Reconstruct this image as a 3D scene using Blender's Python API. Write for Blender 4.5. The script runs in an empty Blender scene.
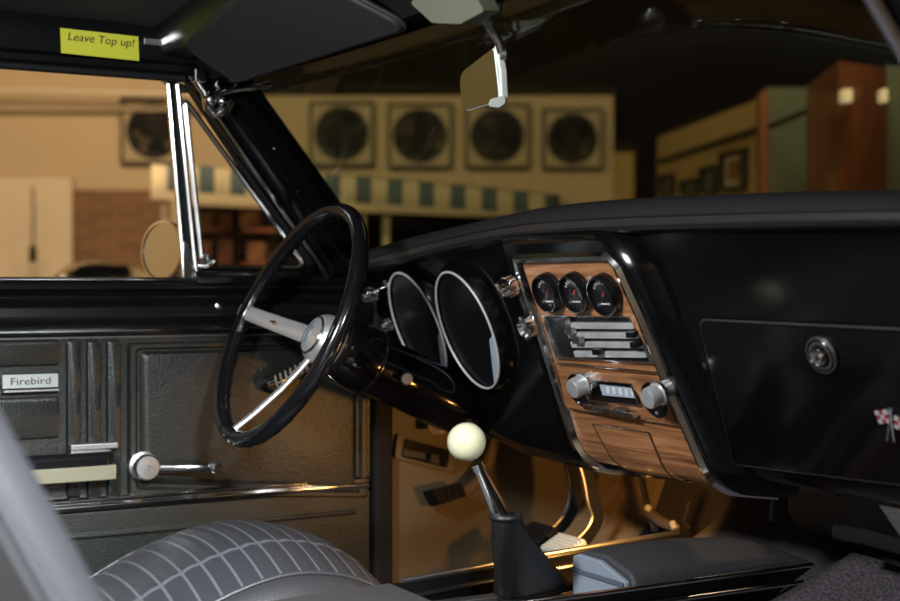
import bpy, bmesh, math, random
from mathutils import Vector as V, Matrix as M
random.seed(5)
S = bpy.context.scene
COL = S.collection
PI = math.pi

# ------------------------------------------------------------------ camera
A = math.radians(29.4); PT = math.radians(.64); FPX = 1382.
CP = V((1.58, 0, .92))
FW = V((-math.cos(A)*math.cos(PT), math.sin(A)*math.cos(PT), -math.sin(PT)))
RT = V((math.sin(A), math.cos(A), 0)); UP = RT.cross(FW)
cd = bpy.data.cameras.new('camera'); cam = bpy.data.objects.new('camera', cd); COL.objects.link(cam)
mw = M((RT, UP, -FW)).transposed().to_4x4(); mw.translation = CP; cam.matrix_world = mw
cd.sensor_width = 36; cd.lens = FPX/900*36; cd.clip_start = .02
cd.dof.use_dof = True; cd.dof.focus_distance = 1.95; cd.dof.aperture_fstop = 3.6
S.camera = cam

# ------------------------------------------------------------------ world, exposure, lights
w = bpy.data.worlds.new('garage_gloom'); S.world = w; w.use_nodes = True
w.node_tree.nodes['Background'].inputs[0].default_value = (.55, .62, .58, 1)
w.node_tree.nodes['Background'].inputs[1].default_value = .035
S.view_settings.view_transform = 'Standard'; S.view_settings.look = 'None'
S.view_settings.exposure = 0; S.view_settings.gamma = 1; S.view_settings.use_curve_mapping = False

def light(name, kind, loc, target, energy, color, **k):
    l = bpy.data.lights.new(name, kind); l.energy = energy; l.color = color
    for a, b in k.items(): setattr(l, a, b)
    o = bpy.data.objects.new(name, l); COL.objects.link(o); o.location = loc
    o.rotation_euler = (V(target)-V(loc)).to_track_quat('-Z', 'Y').to_euler()
    return o
HF = V((-math.cos(A), math.sin(A), 0))
def G(lat, dist, z): return V((CP.x, CP.y, 0)) + RT*lat + HF*dist + V((0, 0, z))
def gp(px, py, dist): return G((px-450)/FPX*dist, dist, CP.z + (285-py)/FPX*dist)

def aim(name, loc, target, energy, color, size, **k): return light(name, 'AREA', loc, target, energy, color, size=size, **k)
aim('dome_softbox', (.42, .02, 1.285), (-.25, .95, .72), 19, (.93, .97, 1), .12)
aim('door_side_softbox', (2.15, .45, 1.70), (.60, .22, .84), 17, (.95, .98, 1), .25, spread=math.radians(44))
light('footwell_bulb', 'SPOT', (-.035, 1.29, .590), (-.72, 1.16, .44), 7.5, (1, .46, .11), spot_size=math.radians(140), spot_blend=.3, shadow_soft_size=.012)
aim('unseen_garage_light', G(-1.6, 5.2, 3.3), G(-2.2, 9, 1.2), 95, (1, .71, .40), 1.6)
aim('unseen_garage_light', G(1.3, 4.2, 3.2), G(1.9, 5.6, 1.4), 75, (1, .70, .40), 1.0)
aim('unseen_garage_light', G(.5, -1.4, 3.4), G(.5, -3.6, 1.3), 42, (1, .93, .82), 1.2)  # added light behind the camera, brightens wall_front for chrome reflections

# ------------------------------------------------------------------ pixel to point on a plane of the car
def ray(px, py): return FW + RT*((px-450)/FPX) + UP*((300.5-py)/FPX)
def at(px, py, X=None, Y=None, Z=None):
    d = ray(px, py)
    t = (X-CP.x)/d.x if X is not None else (Y-CP.y)/d.y if Y is not None else (Z-CP.z)/d.z
    return CP + d*t
class Pl:
    def __init__(s, o, ex, n):
        s.o = V(o); s.n = V(n).normalized(); s.ex = V(ex).normalized(); s.ey = s.n.cross(s.ex).normalized()
    def __call__(s, a, b, h=0): return s.o + s.ex*a + s.ey*b + s.n*h
    def px(s, x, y, h=0):
        d = ray(x, y); o = s.o + s.n*h
        return CP + d*((o-CP).dot(s.n)/d.dot(s.n))
    def ab(s, x, y, h=0):
        p = s.px(x, y, h)-s.o; return p.dot(s.ex), p.dot(s.ey)

# ------------------------------------------------------------------ materials
def mat(name, col, rough=.5, metal=0, coat=0, bump=0, bscale=300, var=0, vscale=8, emit=0, spec=.5, trans=0, ior=1.45, bstretch=None):
    m = bpy.data.materials.new(name); m.use_nodes = True; nt = m.node_tree; b = nt.nodes['Principled BSDF']
    b.inputs['Base Color'].default_value = (*col, 1); b.inputs['Roughness'].default_value = rough
    b.inputs['Metallic'].default_value = metal; b.inputs['Coat Weight'].default_value = coat
    b.inputs['Coat Roughness'].default_value = .04; b.inputs['Specular IOR Level'].default_value = spec
    b.inputs['Transmission Weight'].default_value = trans; b.inputs['IOR'].default_value = ior
    if emit: b.inputs['Emission Color'].default_value = (*col, 1); b.inputs['Emission Strength'].default_value = emit
    tc = nt.nodes.new('ShaderNodeTexCoord')
    if bump:
        nz = nt.nodes.new('ShaderNodeTexNoise'); nz.inputs['Scale'].default_value = bscale; nz.inputs['Detail'].default_value = 3
        bp = nt.nodes.new('ShaderNodeBump'); bp.inputs['Strength'].default_value = bump; bp.inputs['Distance'].default_value = min(.01, .6/bscale)
        if bstretch:
            mp = nt.nodes.new('ShaderNodeMapping'); mp.inputs['Scale'].default_value = bstretch
            nt.links.new(tc.outputs['Object'], mp.inputs[0]); nt.links.new(mp.outputs[0], nz.inputs['Vector'])
        else: nt.links.new(tc.outputs['Object'], nz.inputs['Vector'])
        nt.links.new(nz.outputs['Fac'], bp.inputs['Height']); nt.links.new(bp.outputs[0], b.inputs['Normal'])
    if var:
        n2 = nt.nodes.new('ShaderNodeTexNoise'); n2.inputs['Scale'].default_value = vscale; n2.inputs['Detail'].default_value = 5
        r = nt.nodes.new('ShaderNodeValToRGB')
        r.color_ramp.elements[0].position = .3; r.color_ramp.elements[1].position = .7
        r.color_ramp.elements[0].color = (*[c*(1-var) for c in col], 1); r.color_ramp.elements[1].color = (*[min(1, c*(1+var)) for c in col], 1)
        nt.links.new(tc.outputs['Object'], n2.inputs['Vector']); nt.links.new(n2.outputs['Fac'], r.inputs[0]); nt.links.new(r.outputs[0], b.inputs['Base Color'])
    return m
def glass(name, tint, refl=1.0):
    m = bpy.data.materials.new(name); m.use_nodes = True; nt = m.node_tree; nt.nodes.clear()
    o = nt.nodes.new('ShaderNodeOutputMaterial'); mx = nt.nodes.new('ShaderNodeMixShader')
    t = nt.nodes.new('ShaderNodeBsdfTransparent'); t.inputs[0].default_value = (*tint, 1)
    g = nt.nodes.new('ShaderNodeBsdfGlossy'); g.inputs['Roughness'].default_value = .02
    f = nt.nodes.new('ShaderNodeFresnel'); f.inputs[0].default_value = 1.4
    k = nt.nodes.new('ShaderNodeMath'); k.operation = 'MULTIPLY'; k.inputs[1].default_value = refl
    nt.links.new(f.outputs[0], k.inputs[0]); nt.links.new(k.outputs[0], mx.inputs[0])
    nt.links.new(t.outputs[0], mx.inputs[1]); nt.links.new(g.outputs[0], mx.inputs[2]); nt.links.new(mx.outputs[0], o.inputs[0])
    return m
def wood(name, c0, c1, scale, ax, rough=.32):
    m = mat(name, c0, rough, coat=.3); nt = m.node_tree; b = nt.nodes['Principled BSDF']
    tc = nt.nodes.new('ShaderNodeTexCoord'); mp = nt.nodes.new('ShaderNodeMapping'); mp.inputs['Scale'].default_value = ax
    nz = nt.nodes.new('ShaderNodeTexNoise'); nz.inputs['Scale'].default_value = scale; nz.inputs['Detail'].default_value = 8; nz.inputs['Roughness'].default_value = .65
    nz.inputs['Distortion'].default_value = .6
    r = nt.nodes.new('ShaderNodeValToRGB'); e = r.color_ramp.elements
    e[0].position = .32; e[1].position = .66; e[0].color = (*c0, 1); e[1].color = (*c1, 1)
    nt.links.new(tc.outputs['Object'], mp.inputs[0]); nt.links.new(mp.outputs[0], nz.inputs['Vector'])
    nt.links.new(nz.outputs['Fac'], r.inputs[0]); nt.links.new(r.outputs[0], b.inputs['Base Color'])
    return m
def brick(name):
    m = mat(name, (.3, .17, .1), .85); nt = m.node_tree; b = nt.nodes['Principled BSDF']
    tc = nt.nodes.new('ShaderNodeTexCoord'); br = nt.nodes.new('ShaderNodeTexBrick'); mp = nt.nodes.new('ShaderNodeMapping')
    mp.inputs['Rotation'].default_value = (PI/2, 0, 0)
    br.inputs['Color1'].default_value = (.26, .14, .07, 1); br.inputs['Color2'].default_value = (.18, .095, .05, 1); br.inputs['Mortar'].default_value = (.25, .19, .13, 1)
    br.inputs['Scale'].default_value = 5
    nt.links.new(tc.outputs['Object'], mp.inputs[0]); nt.links.new(mp.outputs[0], br.inputs[0]); nt.links.new(br.outputs[0], b.inputs['Base Color'])
    return m
def blotch(name, seed, ink=(.012, .010, .010), paper=(.55, .47, .34), pos=.56):
    m = mat(name, ink, .6); nt = m.node_tree; b = nt.nodes['Principled BSDF']
    tc = nt.nodes.new('ShaderNodeTexCoord'); mp = nt.nodes.new('ShaderNodeMapping'); mp.inputs['Location'].default_value = (seed, seed*1.7, seed*.4)
    nz = nt.nodes.new('ShaderNodeTexNoise'); nz.inputs['Scale'].default_value = 9; nz.inputs['Detail'].default_value = 1.5
    r = nt.nodes.new('ShaderNodeValToRGB'); e = r.color_ramp.elements
    e[0].position = pos; e[1].position = pos+.10; e[0].color = (*ink, 1); e[1].color = (*paper, 1)
    nt.links.new(tc.outputs['Object'], mp.inputs[0]); nt.links.new(mp.outputs[0], nz.inputs['Vector'])
    nt.links.new(nz.outputs['Fac'], r.inputs[0]); nt.links.new(r.outputs[0], b.inputs['Base Color'])
    return m

GLOSS = mat('gloss_black_paint', (.0025, .0025, .003), .12, spec=.36, bump=.035, bscale=9)
PAINT = mat('satin_black_paint', (.004, .004, .0045), .26, spec=.35)
VINYL = mat('black_vinyl', (.022, .024, .022), .42, bump=.25, bscale=350)
DVINYL = mat('door_vinyl', (.0105, .0125, .0108), .38, bump=.35, bscale=260)
PAD = mat('padded_dash_vinyl', (.017, .017, .018), .38, bump=.2, bscale=420)
SEATM = mat('charcoal_seat_vinyl', (.037, .0385, .044), .42, bump=.25, bscale=420)
SEAM = mat('pale_seat_seam', (.10, .105, .118), .38)  # seam lines lightened for wear and for light the creases catch
BOLS = mat('seat_bolster_vinyl', (.032, .033, .037), .42, bump=.25, bscale=380)
RUB = mat('black_rubber', (.008, .008, .008), .7, spec=.2)
HEADR = mat('matt_black_header', (.006, .006, .006), .95, spec=0)
SILV = mat('silver_ring_paint', (.72, .73, .74), .38, metal=.35)
RIM = mat('black_wheel_plastic', (.005, .005, .006), .17, spec=.6)
CHR = mat('chrome', (.90, .91, .92), .13, metal=1)
BRUSH = mat('brushed_aluminium', (.80, .81, .82), .33, metal=.75, bump=.1, bscale=250, bstretch=(1, 1, .1))
STEEL = mat('dull_steel', (.36, .36, .36), .38, metal=1)
HEATM = mat('worn_satin_metal', (.62, .62, .61), .36, metal=.5, var=.2, vscale=40)
WOOD = wood('walnut_veneer', (.12, .042, .015), (.44, .20, .085), 5, (1.0, 22, 22))
IVORY = mat('ivory_plastic', (.58, .575, .385), .16, coat=.6)
OLIVE = mat('pale_olive_plastic', (.19, .187, .13), .42)
WHITEP = mat('off_white_plastic', (.62, .65, .58), .35)
CREAM = mat('cream_knob', (.55, .43, .26), .35)
DIAL = mat('black_dial', (.004, .004, .004), .25)
DIALG = mat('smoked_dial_lens', (.006, .006, .007), .28, spec=.25)
PALEB = mat('pale_reflection_and_dial', (.36, .42, .50), .35)
NEEDLE = mat('red_needle', (.55, .03, .02), .4)
WHT = mat('white_print', (.65, .66, .66), .5)
RED = mat('red_enamel', (.22, .010, .016), .3)
PLATE = mat('silver_nameplate', (.42, .46, .44), .35, metal=.5)
INK = mat('black_ink', (.01, .01, .01), .6)
NOTE = mat('yellow_note_paper', (.46, .46, .025), .7)
CLOTHB = mat('black_top_cloth', (.012, .012, .012), .85, bump=.3, bscale=500)
VISM = mat('charcoal_visor_vinyl', (.011, .011, .0115), .6, bump=.2, bscale=500)
LEATH = mat('black_leather', (.014, .014, .015), .42, bump=.15, bscale=260)
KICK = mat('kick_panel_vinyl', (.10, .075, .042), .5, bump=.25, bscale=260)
TOE = mat('tan_toe_board', (.26, .18, .09), .55, bump=.9, bscale=26)
CARP = mat('dark_carpet', (.035, .031, .034), .95, bump=1, bscale=170)
PILE = mat('purple_grey_pile', (.06, .05, .058), .95, bump=1, bscale=210, var=.75, vscale=260)
CONS = mat('textured_console_vinyl', (.055, .052, .050), .55, bump=.6, bscale=240)
LID = mat('console_lid_vinyl', (.050, .050, .054), .6, bump=.6, bscale=330)
CONF = mat('pale_console_plastic', (.26, .30, .36), .4)
MIRR = mat('mirror_glass', (.8, .83, .8), .02, metal=1)
MIRG = mat('green_tinted_mirror', (.32, .39, .33), .03, metal=1)
MOUNT = mat('olive_mount_plastic', (.08, .079, .055), .45)
DOORP = mat('door_satin_paint', (.0045, .005, .0055), .27, spec=.5)
GLS = glass('clear_window_glass', (.96, .97, .95), .8)
WGL = glass('tinted_windshield_glass', (.73, .78, .70), .24)
LENS = glass('clear_lens', (.95, .96, .97), .9)
WALLC = mat('tan_plaster', (.62, .50, .34), .85, var=.06, vscale=1.5)
WALLW = mat('pale_plaster', (.78, .68, .53), .85, var=.05, vscale=2)
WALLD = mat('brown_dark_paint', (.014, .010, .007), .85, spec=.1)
GREEN = mat('grey_green_panel', (.10, .12, .085), .7)
POST = wood('red_brown_timber', (.16, .050, .016), (.26, .085, .026), 4, (6, 6, .6), .6)
YEL = mat('ochre_plaster', (.46, .32, .13), .85)
FRAME = mat('dark_frame_wood', (.02, .016, .012), .5)
MATB = mat('cream_mat_board', (.50, .42, .29), .8)
CLW = mat('cream_canvas', (.66, .58, .42), .9); CLB = mat('blue_grey_canvas', (.10, .15, .18), .9)
FLOORM = mat('garage_concrete', (.20, .17, .14), .6, var=.2, vscale=2)
CEILM = mat('dark_ceiling', (.03, .03, .028), .9)
TUBE = mat('white_conduit', (.8, .7, .52), .4)
CARG = mat('dark_car_paint', (.02, .03, .015), .15, coat=1)
LITE = mat('lit_white_lamp', (1, .78, .5), .5, emit=.55)
TINM = mat('orange_shelf_goods', (.28, .12, .05), .6, var=.5, vscale=9)

# ------------------------------------------------------------------ mesh builder
class MB:
    def __init__(s): s.bm = bmesh.new(); s.mi = 0; s.lay = s.bm.faces.layers.int.new('keep')
    def f(s, vs):
        try: f = s.bm.faces.new(vs); f.material_index = s.mi; return f
        except ValueError: return None
    def v(s, p): return s.bm.verts.new(p)
    def loft(s, rings, closed=True, cap=True, loop=False):
        R = [[s.v(p) for p in r] for r in rings]; n = len(R[0])
        m = len(R)
        for i in range(m if loop else m-1):
            a, b = R[i], R[(i+1) % m]
            for j in range(n if closed else n-1):
                s.f([a[j], a[(j+1) % n], b[(j+1) % n], b[j]])
        if cap and not loop and closed:
            s.f(R[0][::-1]); s.f(R[-1])
        return s
    def hexa(s, a, b): return s.loft([a, b])
    def box(s, c, size, rot=None):
        c = V(c); x, y, z = [k/2 for k in size]; r = rot or M.Identity(3)
        lo = [c + r @ V((i*x, j*y, -z)) for i, j in ((-1, -1), (1, -1), (1, 1), (-1, 1))]
        hi = [c + r @ V((i*x, j*y, z)) for i, j in ((-1, -1), (1, -1), (1, 1), (-1, 1))]
        return s.loft([lo, hi])
    def prism(s, pts, vec):
        vec = V(vec); return s.loft([[V(p) for p in pts], [V(p)+vec for p in pts]])
    def tube(s, path, r, n=12, closed=False, flat=None, ref=None):
        P = [V(p) for p in path]; m = len(P); rings = []
        t0 = (P[1]-P[0]).normalized(); up = V(ref) if ref else (V((0, 0, 1)) if abs(t0.z) < .9 else V((1, 0, 0)))
        for i in range(m):
            if closed: t = (P[(i+1) % m]-P[i-1]).normalized()
            else: t = (P[min(i+1, m-1)]-P[max(i-1, 0)]).normalized()
            a = (up - t*up.dot(t)).normalized()
            if not ref: up = a
            b = t.cross(a); rr = r[i] if isinstance(r, (list, tuple)) else r
            fa, fb = flat if flat else (1, 1)
            rings.append([P[i] + a*(math.cos(q)*rr*fa) + b*(math.sin(q)*rr*fb) for q in [2*PI*k/n for k in range(n)]])
        return s.loft(rings, loop=closed)
    def lathe(s, prof, o, axis, n=32, sx=1, sy=1, ex=None):
        o = V(o); ax = V(axis).normalized()
        e = V(ex) if ex else (V((0, 0, 1)) if abs(ax.z) < .9 else V((1, 0, 0)))
        e = (e - ax*e.dot(ax)).normalized(); g = ax.cross(e)
        return s.loft([[o + ax*h + e*(math.cos(q)*max(r, 1e-5)*sx) + g*(math.sin(q)*max(r, 1e-5)*sy) for q in [2*PI*k/n for k in range(n)]] for r, h in prof])
    def ball(s, c, r, n=24, sc=(1, 1, 1)):
        c = V(c)
        return s.loft([[c + V((math.sin(t)*math.cos(q)*r*sc[0], math.sin(t)*math.sin(q)*r*sc[1], math.cos(t)*r*sc[2])) for q in [2*PI*k/n for k in range(n)]]
                       for t in [max(1e-3, min(PI-1e-3, PI*i/(n//2))) for i in range(n//2+1)]])
    def grid(s, fn, nu, nv, mfn=None):
        W = [[s.v(fn(i/nu, j/nv)) for j in range(nv+1)] for i in range(nu+1)]
        for i in range(nu):
            for j in range(nv):
                if mfn: s.mi = mfn((i+.5)/nu, (j+.5)/nv)
                s.f([W[i][j], W[i+1][j], W[i+1][j+1], W[i][j+1]])
        return s
    def build(s, name, mats, parent=None, bevel=0, seg=2, sub=0, solid=0, angle=38, loc=None, recalc=True, off=-1):
        bm = s.bm
        bmesh.ops.remove_doubles(bm, verts=bm.verts, dist=1e-6)
        if recalc: bmesh.ops.recalc_face_normals(bm, faces=bm.faces)
        base = BASE[parent] if parent else V(loc) if loc is not None else V((0, 0, 0))
        bmesh.ops.translate(bm, verts=bm.verts, vec=-base)
        for f in bm.faces: f.smooth = True
        if not bevel:
            for e in bm.edges:
                if len(e.link_faces) == 2 and e.calc_face_angle(0) > math.radians(angle): e.smooth = False
        me = bpy.data.meshes.new(name); bm.to_mesh(me); bm.free()
        for m in (mats if isinstance(mats, (list, tuple)) else [mats]): me.materials.append(m)
        o = bpy.data.objects.new(name, me); COL.objects.link(o)
        if parent: o.parent = parent
        else: o.location = base
        BASE[o] = base
        if solid:
            k = o.modifiers.new('thick', 'SOLIDIFY'); k.thickness = solid; k.offset = off
        if bevel:
            k = o.modifiers.new('bevel', 'BEVEL'); k.width = bevel; k.segments = seg; k.limit_method = 'ANGLE'; k.angle_limit = math.radians(30); k.harden_normals = True
        if sub:
            k = o.modifiers.new('sub', 'SUBSURF'); k.levels = sub; k.render_levels = sub
        return o
BASE = {}
def thing(name, label, cat, loc=(0, 0, 0), group=None):
    o = bpy.data.objects.new(name, None); COL.objects.link(o); o.location = loc; o.empty_display_size = .05; BASE[o] = V(loc)
    o['label'] = label; o['category'] = cat
    if group: o['group'] = group
    return o
def tag(o, label, cat, group=None):
    o['label'] = label; o['category'] = cat
    if group: o['group'] = group
    return o
def struct(o): o['kind'] = 'structure'; return o
def text(name, s, size, o, ex, ey, m, parent, depth=.0006, align='LEFT', shear=0, sx=1):
    cu = bpy.data.curves.new(name, 'FONT'); cu.body = s; cu.size = size; cu.align_x = align; cu.extrude = depth/2; cu.shear = shear; cu.resolution_u = 3
    t = bpy.data.objects.new(name, cu); COL.objects.link(t)
    dg = bpy.context.evaluated_depsgraph_get(); me = bpy.data.meshes.new_from_object(t.evaluated_get(dg))
    bpy.data.objects.remove(t); bpy.data.curves.remove(cu)
    ex = V(ex).normalized(); ey = V(ey); ey = (ey-ex*ey.dot(ex)).normalized(); n = ex.cross(ey)
    base = BASE[parent]; o = V(o)
    for v in me.vertices: v.co = o + ex*v.co.x*sx + ey*v.co.y + n*v.co.z - base
    me.name = name; me.materials.clear(); me.materials.append(m)
    ob = bpy.data.objects.new(name, me); COL.objects.link(ob); ob.parent = parent; BASE[ob] = base
    return ob
def rrect(pts, r, seg=5):
    """round the corners of a polygon lying in a plane"""
    P = [V(p) for p in pts]; n = len(P); out = []
    for i in range(n):
        rr = r[i] if isinstance(r, (list, tuple)) else r
        a, b, c = P[i-1], P[i], P[(i+1) % n]
        d1 = (a-b); d2 = (c-b); k = min(rr, d1.length*.48, d2.length*.48)
        p, q = b+d1.normalized()*k, b+d2.normalized()*k
        for j in range(seg+1):
            t = j/seg; out.append(p*(1-t)**2 + b*2*t*(1-t) + q*t*t)
    return out
def interp(x, T):
    if x <= T[0][0]: return T[0][1]
    for (a, b), (c, d) in zip(T, T[1:]):
        if x <= c: return b+(d-b)*(x-a)/(c-a)
    return T[-1][1]
def smooth_interp(x, T):
    """Catmull-Rom through the table"""
    n = len(T)
    if x <= T[0][0]: return T[0][1]
    if x >= T[-1][0]: return T[-1][1]
    for i in range(n-1):
        if x <= T[i+1][0]:
            x0, y0 = T[i]; x1, y1 = T[i+1]; h = x1-x0
            m0 = (T[i+1][1]-T[i-1][1])/(T[i+1][0]-T[i-1][0]) if i > 0 else (y1-y0)/h
            m1 = (T[i+2][1]-T[i][1])/(T[i+2][0]-T[i][0]) if i+2 < n else (y1-y0)/h
            t = (x-x0)/h
            return (2*t**3-3*t*t+1)*y0+(t**3-2*t*t+t)*h*m0+(-2*t**3+3*t*t)*y1+(t**3-t*t)*h*m1

# ================================================================== THE GARAGE
struct(MB().box((0, 4, -.05), (30, 30, .1)).build('floor', FLOORM))
struct(MB().prism([G(-6, -3, 3.9), G(8, -3, 3.9), G(8, 11, 3.9), G(-6, 11, 3.9)], (0, 0, .1)).build('ceiling', CEILM))
def slab(p0, p1, z0, z1, th=.1):
    d = (p1-p0).normalized(); n = V((-d.y, d.x, 0))*th
    if n.dot(HF) < 0: n = -n
    b = MB(); q = [V((p0.x, p0.y, z0)), V((p1.x, p1.y, z0)), V((p1.x, p1.y, z0))+n, V((p0.x, p0.y, z0))+n]
    return b.prism(q, (0, 0, z1-z0))
DB = 9.0
gx = lambda px, d=DB: G((px-450)/FPX*d, d, 0)
gz = lambda py, d=DB: CP.z + (285-py)/FPX*d
struct(slab(gx(-480), gx(613), 0, gz(96)).build('wall_back', WALLC))
struct(slab(gx(-480), gx(215), gz(96)-.001, gz(52)).build('wall_back_upper', WALLC))
struct(slab(gx(-480)+HF*.12, gx(1250)+HF*.12, 0, 3.9, .08).build('wall_far', WALLD))
aim('unseen_garage_light', G(-3.2, 2.5, 3.3), G(-6, 3.5, 1.4), 90, (1, .72, .42), 1.2)  # added unseen light, brightens wall_left for the side mirror to reflect
struct(slab(G(-6.1, -3.7, 0), G(-6.1, 9.1, 0), 0, 3.6).build('wall_left', WALLC))
struct(slab(G(-5, -3.6, 0), G(7, -3.6, 0), 0, 3.6).build('wall_front', WALLW))
struct(slab(gx(613)+HF*.02, gx(634)+HF*.02, 0, gz(152), .06).build('wall_back_return', YEL))
struct(MB().prism([gx(-260, 8.98)+V((0, 0, gz(112, 8.98))), gx(213, 8.98)+V((0, 0, gz(112, 8.98))), gx(213, 8.98)+V((0, 0, gz(107, 8.98))), gx(-260, 8.98)+V((0, 0, gz(107, 8.98)))], -HF*.05).build('trim_1', MATB))
tag(MB().tube([gp(-200, 93, 8.8), gp(20, 91, 8.8), gp(213, 96, 8.8)], .02, 10).build('wall_conduit', TUBE), 'pale horizontal conduit high on the garage wall beyond the side window', 'pipe')
tag(slab(gx(-120, 8.9), gx(72, 8.9), 0, gz(178, 8.9), .06).build('wall_panel', WALLW), 'pale plain panel at far left behind the open side window', 'wall panel')
bp_ = slab(gx(72, 8.92), gx(168, 8.92), 0, gz(190, 8.92), .05).build('brick_panel', brick('brown_brick'))
tag(bp_, 'brown brick panel behind the side window, right of the pale panel', 'brick panel')
cr = thing('hanging_cord', 'thin dark cord with a plug hanging on the pale panel', 'cord', gp(33, 190, 8.7))
MB().tube([gp(33, 186, 8.7), gp(34, 215, 8.7), gp(33, 247, 8.7)], .006, 8).build('cord', WALLD, cr)
MB().tube([gp(33, 246, 8.7), gp(33, 262, 8.7)], [.02, .025], 8).build('plug', WALLD, cr)

# dark parked car beyond the window
pc = thing('parked_car', 'dark parked car roof seen low through the side window', 'car', G(-1.4, 5.7, 0))
def car_ring(d, zt, l0, l1):
    return [G(l0-.25, d, .02), G(l0-.2, d, .75), G(l0, d, zt-.10), G(l0+.12, d, zt-.015), G((l0+l1)/2, d, zt), G(l1-.12, d, zt-.015), G(l1, d, zt-.1), G(l1+.2, d, .75), G(l1+.25, d, .02)]
LA, LB = (52-450)/FPX*5.6, (152-450)/FPX*5.6
b = MB(); b.loft([car_ring(d, z, LA, LB) for d, z in ((5.2, .80), (5.25, .97), (5.4, 1.015), (5.8, 1.02), (6.1, .97), (6.2, .8))]); b.build('body', CARG, pc)
b = MB(); b.prism([gp(80, 266, 5.2), gp(128, 265, 5.2), gp(134, 276, 5.2), gp(72, 277, 5.2)], -HF*.02); b.build('rear_window', DIALG, pc)

# five framed prints with dark round emblems
posters = [(155, 131, 66, 7.2), (342, 134, 64, 4.1), (420, 136, 64, 1.3), (497, 136, 64, 9.6), (572, 139, 60, 2.2)]
PLAB = ['framed print of a dark round emblem glimpsed left of the chrome vent post',
        'framed dark round emblem print nearest the black windshield pillar',
        'framed dark round emblem print on the far wall, left of the rear view mirror',
        'framed print with an open dark ring, just below the rear view mirror tab',
        'framed dark round emblem print farthest right along the tan wall']
for i, (cx, cy, wd, sd) in enumerate(posters):
    h = wd/2/FPX*DB; c = gp(cx, cy, DB-.03)
    t = thing('framed_print', PLAB[i], 'picture', c - V((0, 0, h)), 'round emblem prints on the tan wall')
    X = RT; Z = V((0, 0, 1))
    b = MB()
    for (a0, a1, c0, c1) in ((-1, 1, .93, 1), (-1, 1, -1, -.93), (-1, -.93, -.93, .93), (.93, 1, -.93, .93)):
        b.prism([c+X*a0*h+Z*c0*h, c+X*a1*h+Z*c0*h, c+X*a1*h+Z*c1*h, c+X*a0*h+Z*c1*h], -HF*.03)
    b.build('frame', FRAME if i == 0 else FRAME, t)
    MB().prism([c+X*a*h*.94+Z*k*h*.94 for a, k in ((-1, -1), (1, -1), (1, 1), (-1, 1))], -HF*.008).build('mat_board', MATB, t)
    R = h*.80; b = MB(); b.lathe([(R, 0), (R, .004)], c-HF*.009, -HF, 40); 
    b.build('round_emblem', blotch('printed_emblem', sd, pos=.55 if i != 2 else .50), t)
    b = MB(); b.lathe([(R*1.06, 0), (R*1.06, .003), (R*.90, .003), (R*.90, 0)], c-HF*.013, -HF, 40)
    b.build('emblem_ring', INK, t)

# striped awning with posts
aw = thing('striped_awning', 'blue and cream striped canvas awning over a dark stall', 'awning', G(-1.2, 7.6, 0))
AWL = dict(n=28)
def awp(t, k):
    # t along, k: 0 top back, 1 front top edge, 2 valance bottom
    px = 152 + t*408; d = 6.6+2.0*t
    y1 = 166 + 31*t - 4*math.sin(PI*t); y2 = 190 + 26*t; y3 = 199 + 20*t
    return [gp(px, y1-2, d+.35), gp(px, y1, d), gp(px, y2, d-.12), gp(px, y3, d-.12)][k]
b = MB(); N = 26
for i in range(N):
    b.mi = 1 if i % 2 else 0
    for k in (0, 1):
        q = [awp(i/N, k), awp((i+1)/N, k), awp((i+1)/N, k+1), awp(i/N, k+1)]; b.f([b.v(p) for p in q])
b.build('striped_canvas', [CLW, CLB], aw, solid=.01)
b = MB(); b.prism([awp(0, 2), awp(1, 2), awp(1, 3), awp(0, 3)], -HF*.02); b.build('valance', CLW, aw)
for px, d in ((166, 6.6), (236, 6.8), (362, 7.4), (386, 7.6), (545, 8.3)):
    t = (px-152)/408; p = gp(px, 205+18*t, 6.6+2*t+.05)
    MB().tube([p, V((p.x, p.y, 0))], .022, 8).build('post', CLW if px in (362, 386, 166) else WALLD, aw)
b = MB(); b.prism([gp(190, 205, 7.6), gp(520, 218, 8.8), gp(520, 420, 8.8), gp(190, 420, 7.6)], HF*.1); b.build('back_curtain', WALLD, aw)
sg = thing('market_shelf', 'dim shelf of brown goods under the striped awning', 'shelf', G(-1.3, 7.1, 0))
for k, y in enumerate((228, 262, 300)):
    b = MB(); b.prism([gp(192, y, 7.1), gp(276, y, 7.1), gp(276, y+4, 7.1), gp(192, y+4, 7.1)], HF*.3); b.build('shelf_board', POST, sg)
for k, px in enumerate((192, 274)):
    p = gp(px, 206, 7.12); MB().tube([p, V((p.x, p.y, 0))], .02, 8).build('upright', WALLD, sg)
for k, (px, y, wd, hh) in enumerate(((206, 228, 16, 17), (226, 228, 14, 14), (247, 228, 18, 19), (204, 262, 14, 22), (228, 262, 20, 24), (256, 262, 18, 20))):
    L = ['brown box at the left of the upper dim shelf', 'small brown box in the middle of the upper dim shelf', 'tall brown box at the right of the upper dim shelf',
         'narrow brown box at the left of the lower dim shelf', 'wide brown box in the middle of the lower dim shelf', 'brown box at the right of the lower dim shelf'][k]
    b = MB(); b.prism([gp(px-wd/2, y-.2, 7.15), gp(px+wd/2, y-.2, 7.15), gp(px+wd/2, y-hh, 7.15), gp(px-wd/2, y-hh, 7.15)], HF*.18)
    tag(b.build('box', TINM, loc=gp(px, y, 7.2), bevel=.006), L, 'box', 'boxes on the dim shelf')

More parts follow.
